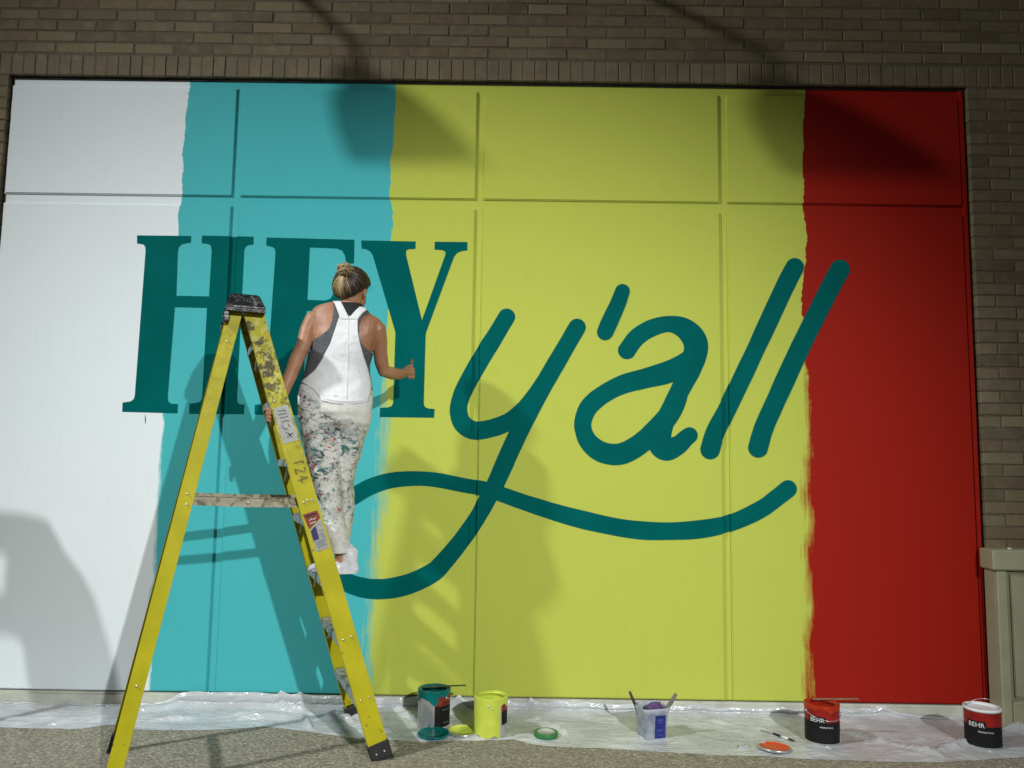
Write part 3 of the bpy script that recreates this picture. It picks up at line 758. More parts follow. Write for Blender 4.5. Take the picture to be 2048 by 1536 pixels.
# ------------------------------------------------------------------ the painter
n = NT('skin'); c = n.n('NewGeometry').outputs['Position']
cs = n.mix(n.smooth(n.noise(c, 9, 4), .35, .7), (.335, .155, .082), (.43, .215, .122))
cs = n.mix(n.math('MULTIPLY', n.smooth(n.noise(c, 60, 3), .5, .8), .25), cs, (.30, .115, .06))
fr2 = n.noise(c, 190, 2); cs = n.mix(n.math('MULTIPLY', n.smooth(fr2, .62, .72), .3), cs, (.20, .085, .04))
n.base(cs); n.set(Roughness=.48); n.b.inputs['Subsurface Weight'].default_value = .08; n.b.inputs['Subsurface Radius'].default_value = (.02, .008, .004)
n.bump(n.noise(c, 150, 3), .08, .002); M_SKIN = n.m
BY = -.56
painter = thing('person', 'woman in paint-spattered white overalls and grey tank top painting from the yellow ladder', 'person', (W(672, 1152, -.6).x, -.58, STEP * 3))
TR = [  # picture row, left, right, depth of axis, half depth
    (606, 656, 720, -.548, .046), (609, 644, 722, -.55, .052), (613, 632, 726, -.552, .058), (619, 625, 731, -.554, .064), (626, 621.5, 741, -.556, .071), (635, 620, 752, -.56, .079), (645, 620, 761, -.56, .087), (657, 621.5, 763, -.56, .095), (672, 623.5, 757, -.565, .102),
    (690, 624, 748, -.565, .106), (710, 620.5, 742, -.565, .105), (730, 616.5, 736, -.565, .102), (748, 612, 737, -.565, .104), (768, 606, 741, -.565, .110), (785, 602.5, 741.5, -.57, .118),
    (805, 600.5, 741, -.575, .128), (826, 600, 739.5, -.575, .130), (848, 603, 736, -.575, .108), (860, 612, 728, -.575, .07)]
def proj(p):
    d = p - Vector((0, -D, H)); w = d.dot(CF); return 1024 + 1600 * d.dot(CR) / w, 768 - 1600 * d.dot(CU) / w
def ring(py, xl, xr, Yc, b, n=32, e=2.3, grow=0.0):
    p1, p2 = W(xl, py, Yc), W(xr, py, Yc); cx = (p1 + p2) / 2; a = (p2 - p1) / 2
    out = []; al = a.length
    for k in range(n):
        t = 2 * math.pi * k / n; ct, st_ = math.cos(t), math.sin(t)
        cc_ = math.copysign(abs(ct) ** (2 / e), ct); ss = math.copysign(abs(st_) ** (2 / e), st_)
        out.append(cx + a * (cc_ * (1 + grow / al)) + Vector((0, (b + grow) * ss, 0)))
    return out
def fist(bm, knuckles, curl, palm, palm_r, rad=.0085):
    pass
bm = bmesh.new()
loft(bm, [ring(*r, grow=-.003) for r in TR])
# neck and head
NK = W(700, 612, -.545); HC = W(704, 577, -.525)
tube(bm, [W(699, 640, -.56), W(699, 622, -.553), W(701, 604, -.54), W(703, 585, -.53)], [.068, .058, .054, .055], 20)
face = Vector((.35, .93, -.05)).normalized(); side = face.cross(Vector((0, 0, 1))).normalized(); hup = side.cross(face)
HM = Matrix((side, face, hup)).transposed()
ellipsoid(bm, HC + Vector((0, 0, .012)), (.074, .094, .098), HM, 24, 16)
ellipsoid(bm, HC + face * .045 - hup * .045, (.055, .052, .066), HM, 20, 12)            # face and jaw
limb(bm, [HC + face * .094 + hup * .012, HC + face * .108 - hup * .018, HC + face * .112 - hup * .03], [.008, .011, .013], 10)   # nose
limb(bm, [HC + face * .090 - side * .018 - hup * .055, HC + face * .094 - hup * .055, HC + face * .090 + side * .018 - hup * .055], [.007, .009, .007], 8)  # lips
ellipsoid(bm, HC + face * .085 - hup * .09, (.02, .016, .016), HM)
for sd in (-1, 1):
    ellipsoid(bm, HC + face * .083 + side * sd * .03 + hup * .005, (.015, .012, .009), HM)
    e0 = HC + side * sd * .076 - hup * .022 + face * .004
    ellipsoid(bm, e0, (.009, .019, .031), HM @ Matrix.Rotation(sd * .25, 3, 'Z'), 12, 10)
# left arm down to the ladder rail
la = [W(642, 634, -.565), W(626, 640, -.575), W(615, 661, -.60), W(608.5, 686, -.625), W(600.5, 704, -.645), W(593, 719, -.665), W(582, 748, -.70), W(571, 774, -.73), W(561, 803, -.76)]
limb(bm, la, [.048, .046, .040, .0375, .0370, .0370, .034, .029, .025], 20)
# right arm: hanging upper arm, forearm reaching to the wall
ra = [W(744, 648, -.56), W(756, 660, -.555), W(760, 681, -.54), W(760.5, 705, -.515), W(763, 725, -.50), W(768, 742, -.48), W(785, 747, -.43), W(798, 748.5, -.375), W(806, 747, -.34)]
limb(bm, ra, [.045, .045, .038, .0365, .0365, .034, .034, .029, .0255], 20)
# left hand: palm behind the rail, fingers round its edge
pal = W(552, 823, -.80)
limb(bm, [W(560, 808, -.768), W(553, 818, -.785), W(546, 829, -.795)], [.026, .030, .026], 14, .75)
for i, (py, l_) in enumerate(((815, 1.0), (822.5, 1.06), (830, 1.0), (837, .85))):
    q0 = W(549, py, -.79); q1 = W(537.5, py + 1.5, -.806); q2 = W(534.5, py + 3.5, -.832); q3 = W(541, py + 5, -.853)
    limb(bm, [q0, q1, q1 + (q2 - q1) * l_, q2 + (q3 - q2) * l_], [.0105, .0100, .0092, .0080], 10)
limb(bm, [W(560, 808, -.768), W(566, 815, -.775), W(571, 826, -.795), W(573, 835, -.80)], [.015, .012, .0105, .009], 10)
# right hand closed round a brush, back of the hand to us
limb(bm, [W(807, 746, -.33), W(814, 745, -.312), W(820, 745, -.30)], [.024, .027, .026], 14, .85)
for i, (py, l_) in enumerate(((737.5, 1.0), (743, 1.05), (748.7, 1.0), (754, .85))):
    q0 = W(818, py, -.312); q1 = W(827, py + .5, -.285); q2 = W(825, py + 1.5, -.258); q3 = W(817, py + 1.5, -.256)
    limb(bm, [q0, q1, q1 + (q2 - q1) * l_, q2 + (q3 - q2) * l_], [.0098, .0094, .0086, .0076], 10)
limb(bm, [W(809, 741, -.325), W(814, 735, -.30), W(820, 732.5, -.28), W(823.5, 731, -.272)], [.013, .0115, .010, .0085], 10)
# calves and ankles
limb(bm, [W(640, 840, -.585), W(646, 930, -.60), W(655, 985, -.61), W(668, 1040, -.615), W(676, 1070, -.615), W(681, 1098, -.618), W(683, 1118, -.62), W(684, 1132, -.625)], [.075, .062, .048, .05, .046, .035, .031, .034], 16)
limb(bm, [W(702, 840, -.565), W(693, 915, -.53), W(686, 965, -.505), W(683, 1020, -.49), W(682, 1062, -.482), W(684, 1090, -.48), W(684, 1112, -.48), W(685, 1128, -.485)], [.060, .045, .038, .040, .040, .035, .031, .034], 16)
body = link('body', voxel_mesh(bm, .0042, 5), M_SKIN, None); 
body.data.transform(Matrix.Translation(-wloc(painter))); body.parent = painter

# overalls
def fab(co):
    w = mnoise.noise((co.x * 9, co.y * 9, co.z * 22)) * .0045 + mnoise.noise((co.x * 24, co.y * 24, co.z * 46 + 5)) * .0022
    return w
n = NT('overall_canvas'); c = n.n('NewGeometry').outputs['Position']
sx = n.n('SeparateXYZ'); n.l(c, sx.inputs[0]); zz_ = sx.outputs[2]; xx_ = sx.outputs[0]
cb = n.mix(n.smooth(n.noise(c, 6, 4), .35, .7), (.70, .68, .625), (.80, .79, .755))
low = n.smooth(zz_, 2.1, 2.0)                                                                # bib is cleaner than the seat
cb = n.mix(n.smooth(zz_, 1.60, 1.75), cb, (.76, .765, .76))
grim = n.math('MULTIPLY', n.smooth(n.noise(c, 4.2, 5, .6), .46, .66), low); cb = n.mix(n.math('MULTIPLY', grim, .36), cb, (.42, .36, .26))
left = n.smooth(n.math('ADD', xx_, n.math('MULTIPLY', n.noise(c, 8), .16)), -.79, -.90)
clump = n.smooth(n.noise(c, 5.5, 3, .6), .36, .60)
wavy = n.math('MULTIPLY', n.math('SUBTRACT', n.noise(c, 9, 3), .5), .22)
midz = n.math('MULTIPLY', n.smooth(n.math('ADD', n.math('ADD', zz_, wavy), n.math('MULTIPLY', xx_, .61)), 1.13, 1.03), n.smooth(n.math('ADD', zz_, wavy), .96, 1.22))
midz = n.math('MULTIPLY', midz, n.math('ADD', n.math('MULTIPLY', clump, .65), .42))
reg = n.math('MULTIPLY', midz, n.math('ADD', n.math('MULTIPLY', left, .75), .42))
mpp = n.n('Mapping'); mpp.inputs['Scale'].default_value = (1, 1, 1.5); n.l(c, mpp.inputs[0]); cv = mpp.outputs[0]
def splat(col_, scale, lo_, hi_, seed, amt, region):
    global cb
    mm = n.n('Mapping'); mm.inputs['Location'].default_value = (seed, seed * 1.7, seed * .6); n.l(cv, mm.inputs[0])
    nz = n.noise(mm.outputs[0], scale, 6, .62, 1.2)
    k = n.math('MULTIPLY', n.smooth(nz, lo_, hi_), amt)
    if region is not None: k = n.math('MULTIPLY', k, n.math('MINIMUM', n.math('MULTIPLY', region, 1.6), 1.0))
    cb = n.mix(k, cb, col_)
splat((.30, .26, .19), 5, .46, .64, 21.3, .38, midz)
splat((.20, .29, .285), 8, .50, .59, 3.1, .75, reg)
splat((.035, .045, .055), 25, .53, .58, 9.4, .9, reg)
splat((.015, .19, .18), 11, .59, .62, 1.2, .95, midz)
splat((.15, .02, .09), 9, .58, .63, 5.2, .92, reg)
splat((.50, .018, .016), 14, .615, .64, 7.7, .95, midz)
splat((.03, .05, .16), 22, .63, .66, 40.2, .9, midz)
splat((.80, .80, .79), 12, .55, .62, 12.4, .8, reg)
splat((.04, .05, .06), 42, .62, .65, 4.4, .9, midz)
splat((.10, .11, .12), 10, .59, .67, 15.1, .7, n.math('MULTIPLY', n.math('MULTIPLY', left, n.smooth(zz_, .86, 1.0)), n.smooth(zz_, 1.62, 1.54)))
splat((.06, .17, .17), 10, .65, .69, 31.0, .9, midz)
n.base(cb); n.set(Roughness=.85)
n.bump(n.math('ADD', n.noise(c, 420, 2), n.math('MULTIPLY', n.noise(c, 34, 4, .6, .8), 1.6)), .35, .006); M_OVER = n.m
n = NT('bib_canvas'); c = n.n('NewGeometry').outputs['Position']
cb2 = n.mix(n.smooth(n.noise(c, 7, 4), .35, .7), (.76, .77, .78), (.84, .85, .86))
cb2 = n.mix(n.math('MULTIPLY', n.smooth(n.noise(c, 30, 5, .6), .66, .70), .6), cb2, (.25, .32, .33))
n.base(cb2); n.set(Roughness=.85)
n.bump(n.math('ADD', n.noise(c, 420, 2), n.math('MULTIPLY', n.noise(c, 26, 4, .6, .8), 2.2)), .4, .007); M_BIB = n.m
def leg(tab, n_=28): return [ring(*r, n=n_, e=2.15) for r in tab]
LL = [(820, 602, 676, -.60, .115), (840, 601.5, 678, -.60, .115), (860, 602.5, 678, -.602, .108), (883, 607, 679, -.605, .102), (926, 615, 681, -.61, .092), (960, 622, 683, -.615, .084), (990, 630, 684.5, -.62, .076), (1030, 640, 688, -.62, .070), (1070, 652, 696, -.62, .066), (1096, 661, 699, -.62, .062), (1106, 663, 700, -.62, .062)]
RL = [(820, 672, 740, -.56, .122), (840, 675, 738, -.556, .12), (860, 677, 735.5, -.55, .115), (883, 679, 726.5, -.54, .104), (912, 679, 719.5, -.525, .094), (940, 676, 710.5, -.51, .086), (960, 673, 706.5, -.50, .08), (990, 672, 707.5, -.49, .074), (1012, 671, 708, -.485, .072), (1041, 671, 705.5, -.48, .068), (1070, 668, 701, -.478, .064), (1094, 665, 699, -.478, .062)]
bm = bmesh.new()
loft(bm, [ring(*r, grow=.009) for r in TR if r[0] >= 768])
loft(bm, leg(LL)); loft(bm, leg(RL))
ov = link('overalls', voxel_mesh(bm, .0055, 5, disp=fab), M_OVER, None)
ov.data.transform(Matrix.Translation(-wloc(painter))); ov.parent = painter
def back_pt(px, py, off, e=2.3):
    xl, xr, Yc, b = lerp_tab(TR, py)
    pl, pr = W(xl, py, Yc), W(xr, py, Yc); cx = (pl + pr) / 2; a = (pr - pl) / 2
    t = (px - (xl + xr) / 2) / ((xr - xl) / 2)
    for _ in range(8):                                  # find the point of the rounded back that is seen there
        t = max(-.998, min(.998, t)); dep = b * (1 - abs(t) ** e) ** (1 / e)
        q = cx + a * t + Vector((0, -dep, 0)); err = px - proj(q)[0]
        t += .8 * err / ((xr - xl) / 2)
    t = max(-.998, min(.998, t)); dep = b * (1 - abs(t) ** e) ** (1 / e)
    q = cx + a * t + Vector((0, -dep, 0))
    nx_ = abs(t) ** (e - 1) / a.length * math.copysign(1, t); ny_ = -(max(dep, 1e-4) / b) ** (e - 1) / b
    l_ = math.hypot(nx_, ny_); return q + Vector((nx_ / l_, ny_ / l_, 0)) * off
def patch(name, rows, left, right, off, matl, parent, thick=.004, nc=14, wr=.0012, e=2.3, taper=None, sag=0):
    bm = bmesh.new(); gr = []
    for py in rows:
        a = lerp_tab(left, py)[0]; b = lerp_tab(right, py)[0]
        r = []
        for k in range(nc + 1):
            px = a + (b - a) * k / nc; p = back_pt(px, py + (sag * math.sin(math.pi * k / nc) * max(0, py - 760) / 46), off if taper is None else float(np.interp(py, taper[0], taper[1])), e)
            p.y += wr * (mnoise.noise((p.x * 16, 1, p.z * 26)) + .6 * mnoise.noise((p.x * 40, 2, p.z * 50)))
            r.append(bm.verts.new(p))
        gr.append(r)
    for a, b in zip(gr[:-1], gr[1:]):
        for k in range(nc): bm.faces.new((a[k], b[k], b[k + 1], a[k + 1]))
    bmesh.ops.recalc_face_normals(bm, faces=bm.faces)
    f0 = max(bm.faces, key=lambda f: f.calc_area())
    if f0.normal.y > 0: bmesh.ops.reverse_faces(bm, faces=bm.faces)
    o = link_bm(name, bm, matl, parent, True)
    s = o.modifiers.new('thickness', 'SOLIDIFY'); s.thickness = thick; s.offset = -1
    return o
M_TANK = simple('tank_jersey', (.085, .088, .098), .85, var=.25, nscale=45, bump=.35)
M_BLK = simple('black_jersey', (.012, .012, .013), .8, var=.3, nscale=40)
rows = lambda a, b, n_=24: [a + (b - a) * i / n_ for i in range(n_ + 1)]
# tank top: shell round the trunk plus the racer back
bm = bmesh.new()
loft(bm, [ring(py, *lerp_tab(TR, py), n=48, grow=.0045 + .0015 * mnoise.noise((py * .08, 0, 0))) for py in rows(706, 790, 20)], False)
tk = link_bm('tank_top', bm, M_TANK, painter, True)
sm_ = tk.modifiers.new('thickness', 'SOLIDIFY'); sm_.thickness = .003; sm_.offset = -1
TL = [(604, 668), (622, 668.5), (645, 666), (664, 659), (676, 644), (684, 628), (690, 624), (707, 621.5), (712, 620.5)]
TRt = [(604, 726), (618, 733), (628, 737), (638, 726), (655, 718.5), (680, 718), (693, 722), (702, 733), (708, 742), (712, 741)]
patch('racer_back', rows(608, 712, 36), TL, TRt, .005, M_TANK, tk, .003, 26, .0016)
patch('undershirt', rows(609, 648, 12), [(600, 676), (650, 684)], [(600, 724), (650, 712)], .0085, M_BLK, painter, .002, 10, .0006)
BL = [(632, 684), (638, 680.4), (659, 673.4), (694.5, 661.7), (725, 645.3), (746, 631), (757.7, 617), (766, 605), (771, 613), (780, 626), (792, 636), (806, 645)]
BR = [(632, 712), (643, 715.6), (668.7, 715.3), (694.5, 719), (718, 725), (741, 732.5), (769, 740), (785, 738), (806, 733)]
patch('bib', rows(638, 806, 60), BL, BR, .0125, M_BIB, ov, .003, 34, .0034, 2.3, ((640, 740, 785, 806), (.0125, .0125, .0125, .0100)), 7)
patch('strap', rows(606.5, 645, 14), [(604, 667), (615, 671.5), (636, 679), (646, 682)], [(604, 681), (615, 686), (641, 698.5), (646, 700)], .0155, M_BIB, ov, .004, 6, .0006)
patch('strap', rows(617, 645, 12), [(616, 718), (622, 714), (643, 698.5), (646, 697)], [(616, 727), (623, 730), (634, 722), (646, 716)], .0145, M_BIB, ov, .004, 6, .0006)
bm = bmesh.new()                                       # back seam and the waist seam of the bib
tube(bm, [back_pt(698 - (py - 645) * .035, py, .0135) for py in rows(646, 800, 30)], .0022, 6)
link_bm('seam', bm, M_BIB, ov, True); bm = bmesh.new()
tube(bm, [back_pt(px, 800 + 7 * math.sin(math.pi * (px - 645) / 88), .0120) for px in range(648, 732, 4)], .0018, 6)
link_bm('seam', bm, M_BIB, ov, True)
bm = bmesh.new()                                       # turned-up cuffs
tube(bm, leg([(1103, 662.5, 700, -.62, .064)])[0] + [leg([(1103, 662.5, 700, -.62, .064)])[0][0]], .005, 6, False)
link_bm('cuff', bm, M_OVER, ov, True); bm = bmesh.new()
tube(bm, leg([(1092, 664.5, 699.5, -.478, .064)])[0] + [leg([(1092, 664.5, 699.5, -.478, .064)])[0][0]], .005, 6, False)
link_bm('cuff', bm, M_OVER, ov, True)
# shoes
M_SHOE = simple('white_canvas_shoe', (.70, .71, .74), .7, var=.2, nscale=30, bump=.4)
ZF = STEP * 3 + .0022
def shoe(heel, toe, collar):
    heel = Vector((heel.x, heel.y, ZF)); toe = Vector((toe.x, toe.y, ZF)); ax = (toe - heel).normalized(); sd = ax.cross(Vector((0, 0, 1))); L = (toe - heel).length
    bm = bmesh.new(); rg = []
    for f, hw, h in ((0, .014, .035), (.03, .026, .060), (.12, .034, .078), (.28, .036, .085), (.45, .038, .068), (.62, .046, .052), (.8, .047, .042), (.92, .038, .034), (.985, .022, .024), (1, .008, .014)):
        p = heel + ax * L * f
        r = []
        for k in range(18):
            t = 2 * math.pi * k / 18; zz2 = h * .5 + h * .5 * math.sin(t); ww = hw * math.cos(t) * (1.0 if math.sin(t) < 0 else (1 - .25 * math.sin(t)))
            r.append(p + sd * ww + Vector((0, 0, max(0, zz2))))
        rg.append(r)
    loft(bm, rg)
    a = heel + ax * L * .23 + Vector((0, 0, .06)); limb(bm, [a, a + Vector((0, 0, .02)), a + Vector((0, 0, .035))], [.041, .041, .043], 16)
    o = link('shoe', voxel_mesh(bm, .004, 3, disp=lambda co: .0018 * mnoise.noise(co * 40)), M_SHOE, None)
    o.data.transform(Matrix.Translation(-wloc(painter))); o.parent = painter
    bm = bmesh.new(); rg = []
    for zo in (-.001, .014):
        r = []
        for k in range(32):
            t = 2 * math.pi * k / 32; f = .5 - .505 * math.cos(t); hw = float(np.interp(f, (0, .05, .15, .45, .7, .9, 1), (.0, .028, .038, .041, .05, .042, .0)))
            r.append(heel + ax * L * f + sd * (hw * math.copysign(1, math.sin(t)) if abs(math.sin(t)) > 1e-6 else 0) + Vector((0, 0, zo + .001)))
        rg.append(r)
    loft(bm, rg); s_ = link_bm('sole', bm, simple('shoe_sole', (.66, .66, .66), .6), o)
    return o
shoe(W(716, 1150, -.60), W(634, 1150, -.665), None)
shoe(W(714, 1140, -.47), W(617, 1140, -.565), None)
# hair
n = NT('hair'); at = n.n('Attribute', attribute_name='tone')
hc = n.ramp(at.outputs['Fac'], [(0, (.020, .013, .008)), (.3, (.055, .034, .018)), (.55, (.22, .145, .065)), (1, (.58, .44, .21))])
n.base(hc); n.set(Roughness=.42); n.b.inputs['Specular IOR Level'].default_value = .6; M_HAIR = n.m
verts = []; faces = []; tone = []
def strand(pts, r, t0, t1, nn=5, gain=1.0):
    k0 = len(verts); pts = [Vector(p) for p in pts]; m_ = len(pts); up = Vector((.1, -1, .2)).normalized()
    for i, p in enumerate(pts):
        t = (pts[min(i + 1, m_ - 1)] - pts[max(i - 1, 0)]).normalized(); s = t.cross(up).normalized(); q = s.cross(t)
        rr = r * (.45 + .55 * math.sin(math.pi * min(1, max(0, .12 + .8 * i / (m_ - 1)))))
        for k in range(nn):
            a = 2 * math.pi * k / nn; verts.append(p + s * math.cos(a) * rr + q * math.sin(a) * rr)
    for i in range(m_ - 1):
        f = i / (m_ - 1)
        for k in range(nn):
            a = k0 + i * nn + k; b = k0 + i * nn + (k + 1) % nn; faces.append((a, b, b + nn, a + nn)); tone.append(t0 + (t1 - t0) * min(1, f * gain))
HR = Vector((.086, .106, .104))
def hp(d, lift=0.0):
    d = d.normalized(); return HC + Vector((0, 0, .004)) + HM @ Vector((d.x * (HR.x + lift), d.y * (HR.y + lift), d.z * (HR.z + lift)))
bunp = W(690.5, 542, -.622); inv = HM.transposed()
bd = (inv @ (bunp - HC - Vector((0, 0, .004)))); bd = Vector((bd.x / HR.x, bd.y / HR.y, bd.z / HR.z)).normalized()
rs_ = random.Random(3)
bmh = bmesh.new(); ellipsoid(bmh, HC + Vector((0, 0, .004)), (.083, .103, .101), HM, 32, 24)
for vtx in list(bmh.verts):
    l = inv @ (vtx.co - HC)
    if l.y > .045 + .3 * max(0, l.z) or l.z < -.004 - .078 * max(0, -l.y / .1) ** 1.1: vtx.co = HC + (vtx.co - HC) * .72
bmh.verts.index_update(); k0 = len(verts)
for vtx in bmh.verts: verts.append(vtx.co.copy())
for f in bmh.faces: faces.append(tuple(k0 + q.index for q in f.verts)); tone.append(.08)
bmh.free()
for i in range(1150):
    # start along the hairline: nape, sides, brow
    a = rs_.uniform(-math.pi, math.pi)
    back = -math.cos(a)                                   # 1 at the nape, -1 at the brow
    sx_ = math.sin(a); st = Vector((sx_, -back * .92, -.86 * max(0, back) ** 1.1 + (.55 * max(0, -back)) + .04))
    st = (st + Vector((rs_.gauss(0, .045), rs_.gauss(0, .045), rs_.gauss(0, .06)))).normalized()
    pts = []; lf = rs_.uniform(0, .007); bow = Vector((rs_.gauss(0, .05), rs_.gauss(0, .05), rs_.gauss(0, .05)))
    for j in range(9):
        f = j / 8; d = st.lerp(bd, f ** 1.1) + bow * math.sin(math.pi * f)
        if d.length < .15: d = d + Vector((.2, -.2, .1))
        pts.append(hp(d, lf + .004 * math.sin(math.pi * f)))
    # sun-bleached lengths run up the middle of the nape to the bun
    wl = inv @ (hp(st) - HC); 
    blond = 1 if (back > .3 and rs_.random() < math.exp(-((wl.x + .014) / .044) ** 2) * 1.15) else 0
    if blond: strand(pts, rs_.uniform(.0012, .0024), rs_.uniform(.05, .5), rs_.uniform(.6, 1.0), 4, 2.6)
    else: strand(pts, rs_.uniform(.0012, .0026), rs_.uniform(0, .25), rs_.uniform(.15, .62), 4)
for i in range(130):                                      # the bun: coils with loose ends
    ph = rs_.uniform(0, 6.28); tilt = Matrix.Rotation(rs_.gauss(0, .55), 3, 'X') @ Matrix.Rotation(rs_.gauss(0, .5), 3, 'Y')
    R_ = rs_.uniform(.012, .036); hgt = rs_.uniform(-.026, .026); arc = rs_.uniform(2.2, 5.2)
    pts = [bunp + Vector((0, -.005, .006)) + tilt @ Vector((R_ * math.cos(ph + arc * j / 9), R_ * .8 * math.sin(ph + arc * j / 9) , hgt + .004 * math.sin(j))) for j in range(10)]
    t_ = rs_.uniform(.45, 1.0) if rs_.random() < .8 else .25
    strand(pts, rs_.uniform(.002, .004), t_, t_ * .9)
for i in range(30):                                       # fly-aways
    d0 = Vector((rs_.uniform(.5, 1.0), rs_.uniform(-.6, .3), rs_.uniform(-.2, .6))) if i < 16 else Vector((rs_.uniform(-.9, .6), -.8, rs_.uniform(-.5, .9)))
    p0 = hp(d0, .0); n_ = (p0 - HC).normalized(); tw = Vector((rs_.gauss(0, 1), rs_.gauss(0, 1), rs_.gauss(0, 1))) * .5
    pts = [p0 + n_ * (.020 * j / 5) + tw * .022 * (j / 5) ** 2 for j in range(6)]
    strand(pts, .0007, .15, .3, 3)
me = bpy.data.meshes.new('hair'); me.from_pydata([tuple(q) for q in verts], [], faces); me.materials.append(M_HAIR)
a_ = me.attributes.new('tone', 'FLOAT', 'FACE'); a_.data.foreach_set('value', tone)
me.polygons.foreach_set('use_smooth', [True] * len(me.polygons)); me.transform(Matrix.Translation(-wloc(painter)))
hr = bpy.data.objects.new('hair', me); COL.objects.link(hr); hr.parent = painter
# the brush in her right hand
M_WOOD = simple('brush_wood', (.20, .13, .06), .5, var=.3, nscale=40); M_BRISTLE = simple('bristle', (.20, .15, .06), .8, var=.5, nscale=90)
b0 = W(819, 757, -.275); b1 = W(823, 733, -.272); b2 = W(824, 728, -.270); b3 = W(825, 717, -.266)
pb = thing('paintbrush', 'small wooden paintbrush held upright in the painter\'s right hand', 'paintbrush', b0)
bm = bmesh.new(); tube(bm, [b0, b0.lerp(b1, .4), b1], [.004, .0055, .006], 10); link_bm('handle', bm, M_WOOD, pb, True)
bm = bmesh.new(); tube(bm, [b1, b2], [.0075, .0085], 10, True, .6); link_bm('ferrule', bm, M_RIVET, pb, True)
bm = bmesh.new(); tube(bm, [b2, b2.lerp(b3, .6), b3], [.0085, .0095, .004], 10, True, .5); link_bm('bristles', bm, M_BRISTLE, pb, True)

# ------------------------------------------------------------------ paint cans and their lids
M_TIN = simple('tin', (.56, .57, .58), .3, .7, var=.12, nscale=14)
M_LBLACK = simple('label_black', (.010, .010, .011), .55, var=.2, nscale=30); M_LRED = simple('label_red', (.27, .016, .013), .38, var=.15, nscale=30); M_LDRED = simple('label_brick_red', (.22, .035, .02), .4, var=.2, nscale=30)
M_LWHITE = simple('label_white', (.78, .78, .78), .4, var=.05)
P_TEAL = simple('wet_teal_paint', (.002, .145, .135), .22, var=.1); P_YEL = simple('wet_lime_paint', (.56, .64, .085), .25, var=.08); P_RED = simple('wet_orange_red_paint', (.40, .030, .010), .25, var=.1); P_WHITE = simple('wet_white_paint', (.78, .80, .82), .25, var=.04)
P_LIDRED = simple('orange_red_skin', (.62, .06, .022), .35, var=.12)
RC, HCN = .0845, .192
def cyl_patch(a0, a1, z0, z1, r, n_=28, wob=None):
    """piece of a cylinder wall between two angles (0 faces the camera, + to the right)"""
    bm = bmesh.new(); top = []; bot = []
    for k in range(n_ + 1):
        a = a0 + (a1 - a0) * k / n_; x, y = r * math.sin(a), -r * math.cos(a)
        lo = z0(a) if callable(z0) else z0; hi = z1(a) if callable(z1) else z1
        bot.append(bm.verts.new((x, y, lo))); top.append(bm.verts.new((x, y, hi)))
    for k in range(n_): bm.faces.new((bot[k], bot[k + 1], top[k + 1], top[k]))
    return bm
def wrap_text(txt, size, ang, z, r, flatx=1.0):
    bm = text_mesh(txt, size)
    for vv in bm.verts:
        a = ang + vv.co.x * flatx / r; vv.co = Vector((r * math.sin(a), -r * math.cos(a), z + vv.co.y))
    return bm
def place(bm, loc, rz=0): bmesh.ops.transform(bm, matrix=Matrix.Translation(loc) @ Matrix.Rotation(rz, 4, 'Z'), verts=bm.verts); return bm
def paint_can(loc, label, paint, level, spec, handle_a=.3, handle_tilt=1.2, coat=True):
    loc = Vector((loc[0], loc[1], .004)); t = thing('paint_can', label, 'paint can', loc, 'paint cans standing on the drop cloth')
    bm = bmesh.new()
    lathe(bm, [(0, .004), (RC - .003, .004), (RC - .002, 0), (RC + .0022, .001), (RC + .0022, .006), (RC, .008), (RC, HCN - .012), (RC + .002, HCN - .010), (RC + .0028, HCN - .004), (RC + .001, HCN), (RC - .006, HCN), (RC - .0075, HCN - .007), (RC - .012, HCN - .007), (RC - .0125, HCN - .002), (RC - .015, HCN - .002), (RC - .015, HCN - .012), (RC - .003, HCN - .014), (RC - .002, .006), (0, .006)], 48)
    body_ = link_bm('can_body', place(bm, loc), M_TIN, t, True)
    e = body_.modifiers.new('edge', 'EDGE_SPLIT'); e.split_angle = math.radians(40)
    bm = bmesh.new(); lathe(bm, [(0, level), (RC - .0035, level + .001)], 40); link_bm('paint', place(bm, loc), paint, t, True)
    for fn in spec:
        nm, bmx, mt = fn; link_bm(nm, place(bmx, loc), mt, t, True)
    bm = bmesh.new(); lathe(bm, [(RC - .0042, level + .0005), (RC - .0042, HCN - .0145), (RC - .015, HCN - .0125)], 40); link_bm('paint_film', place(bm, loc), paint, t, True)
    if coat:
        bm = bmesh.new(); lathe(bm, [(RC + .0025, HCN - .010), (RC + .0038, HCN - .004), (RC + .0018, HCN + .0009), (RC - .006, HCN + .0009), (RC - .0072, HCN - .006), (RC - .0120, HCN - .006), (RC - .0130, HCN - .001), (RC - .0155, HCN - .001), (RC - .0158, HCN - .011)], 48)
        link_bm('paint_rim', place(bm, loc), paint, t, True)
    # bail handle with its ears
    bm = bmesh.new(); ca, sa = math.cos(handle_a), math.sin(handle_a); pts = []
    for k in range(25):
        q = math.pi * k / 24; xx = (RC + .004) * math.cos(q); rr = (RC + .012) * math.sin(q)
        yy = -rr * math.sin(handle_tilt); zz2 = HCN - .035 + rr * math.cos(handle_tilt)
        pts.append(loc + Vector((xx * ca - yy * sa, xx * sa + yy * ca, zz2)))
    tube(bm, pts, .0016, 6); hb_ = link_bm('bail_handle', bm, M_TIN, t, True)
    for sg in (-1, 1):
        bm = bmesh.new(); ellipsoid(bm, loc + Vector(((RC + .001) * sg * ca, (RC + .001) * sg * sa, HCN - .035)), (.007, .007, .007), None, 10, 6)
        link_bm('handle_ear', bm, M_TIN, hb_, True)
    return t
R1, R2 = RC + .0006, RC + .0012
rz_ = random.Random(11)
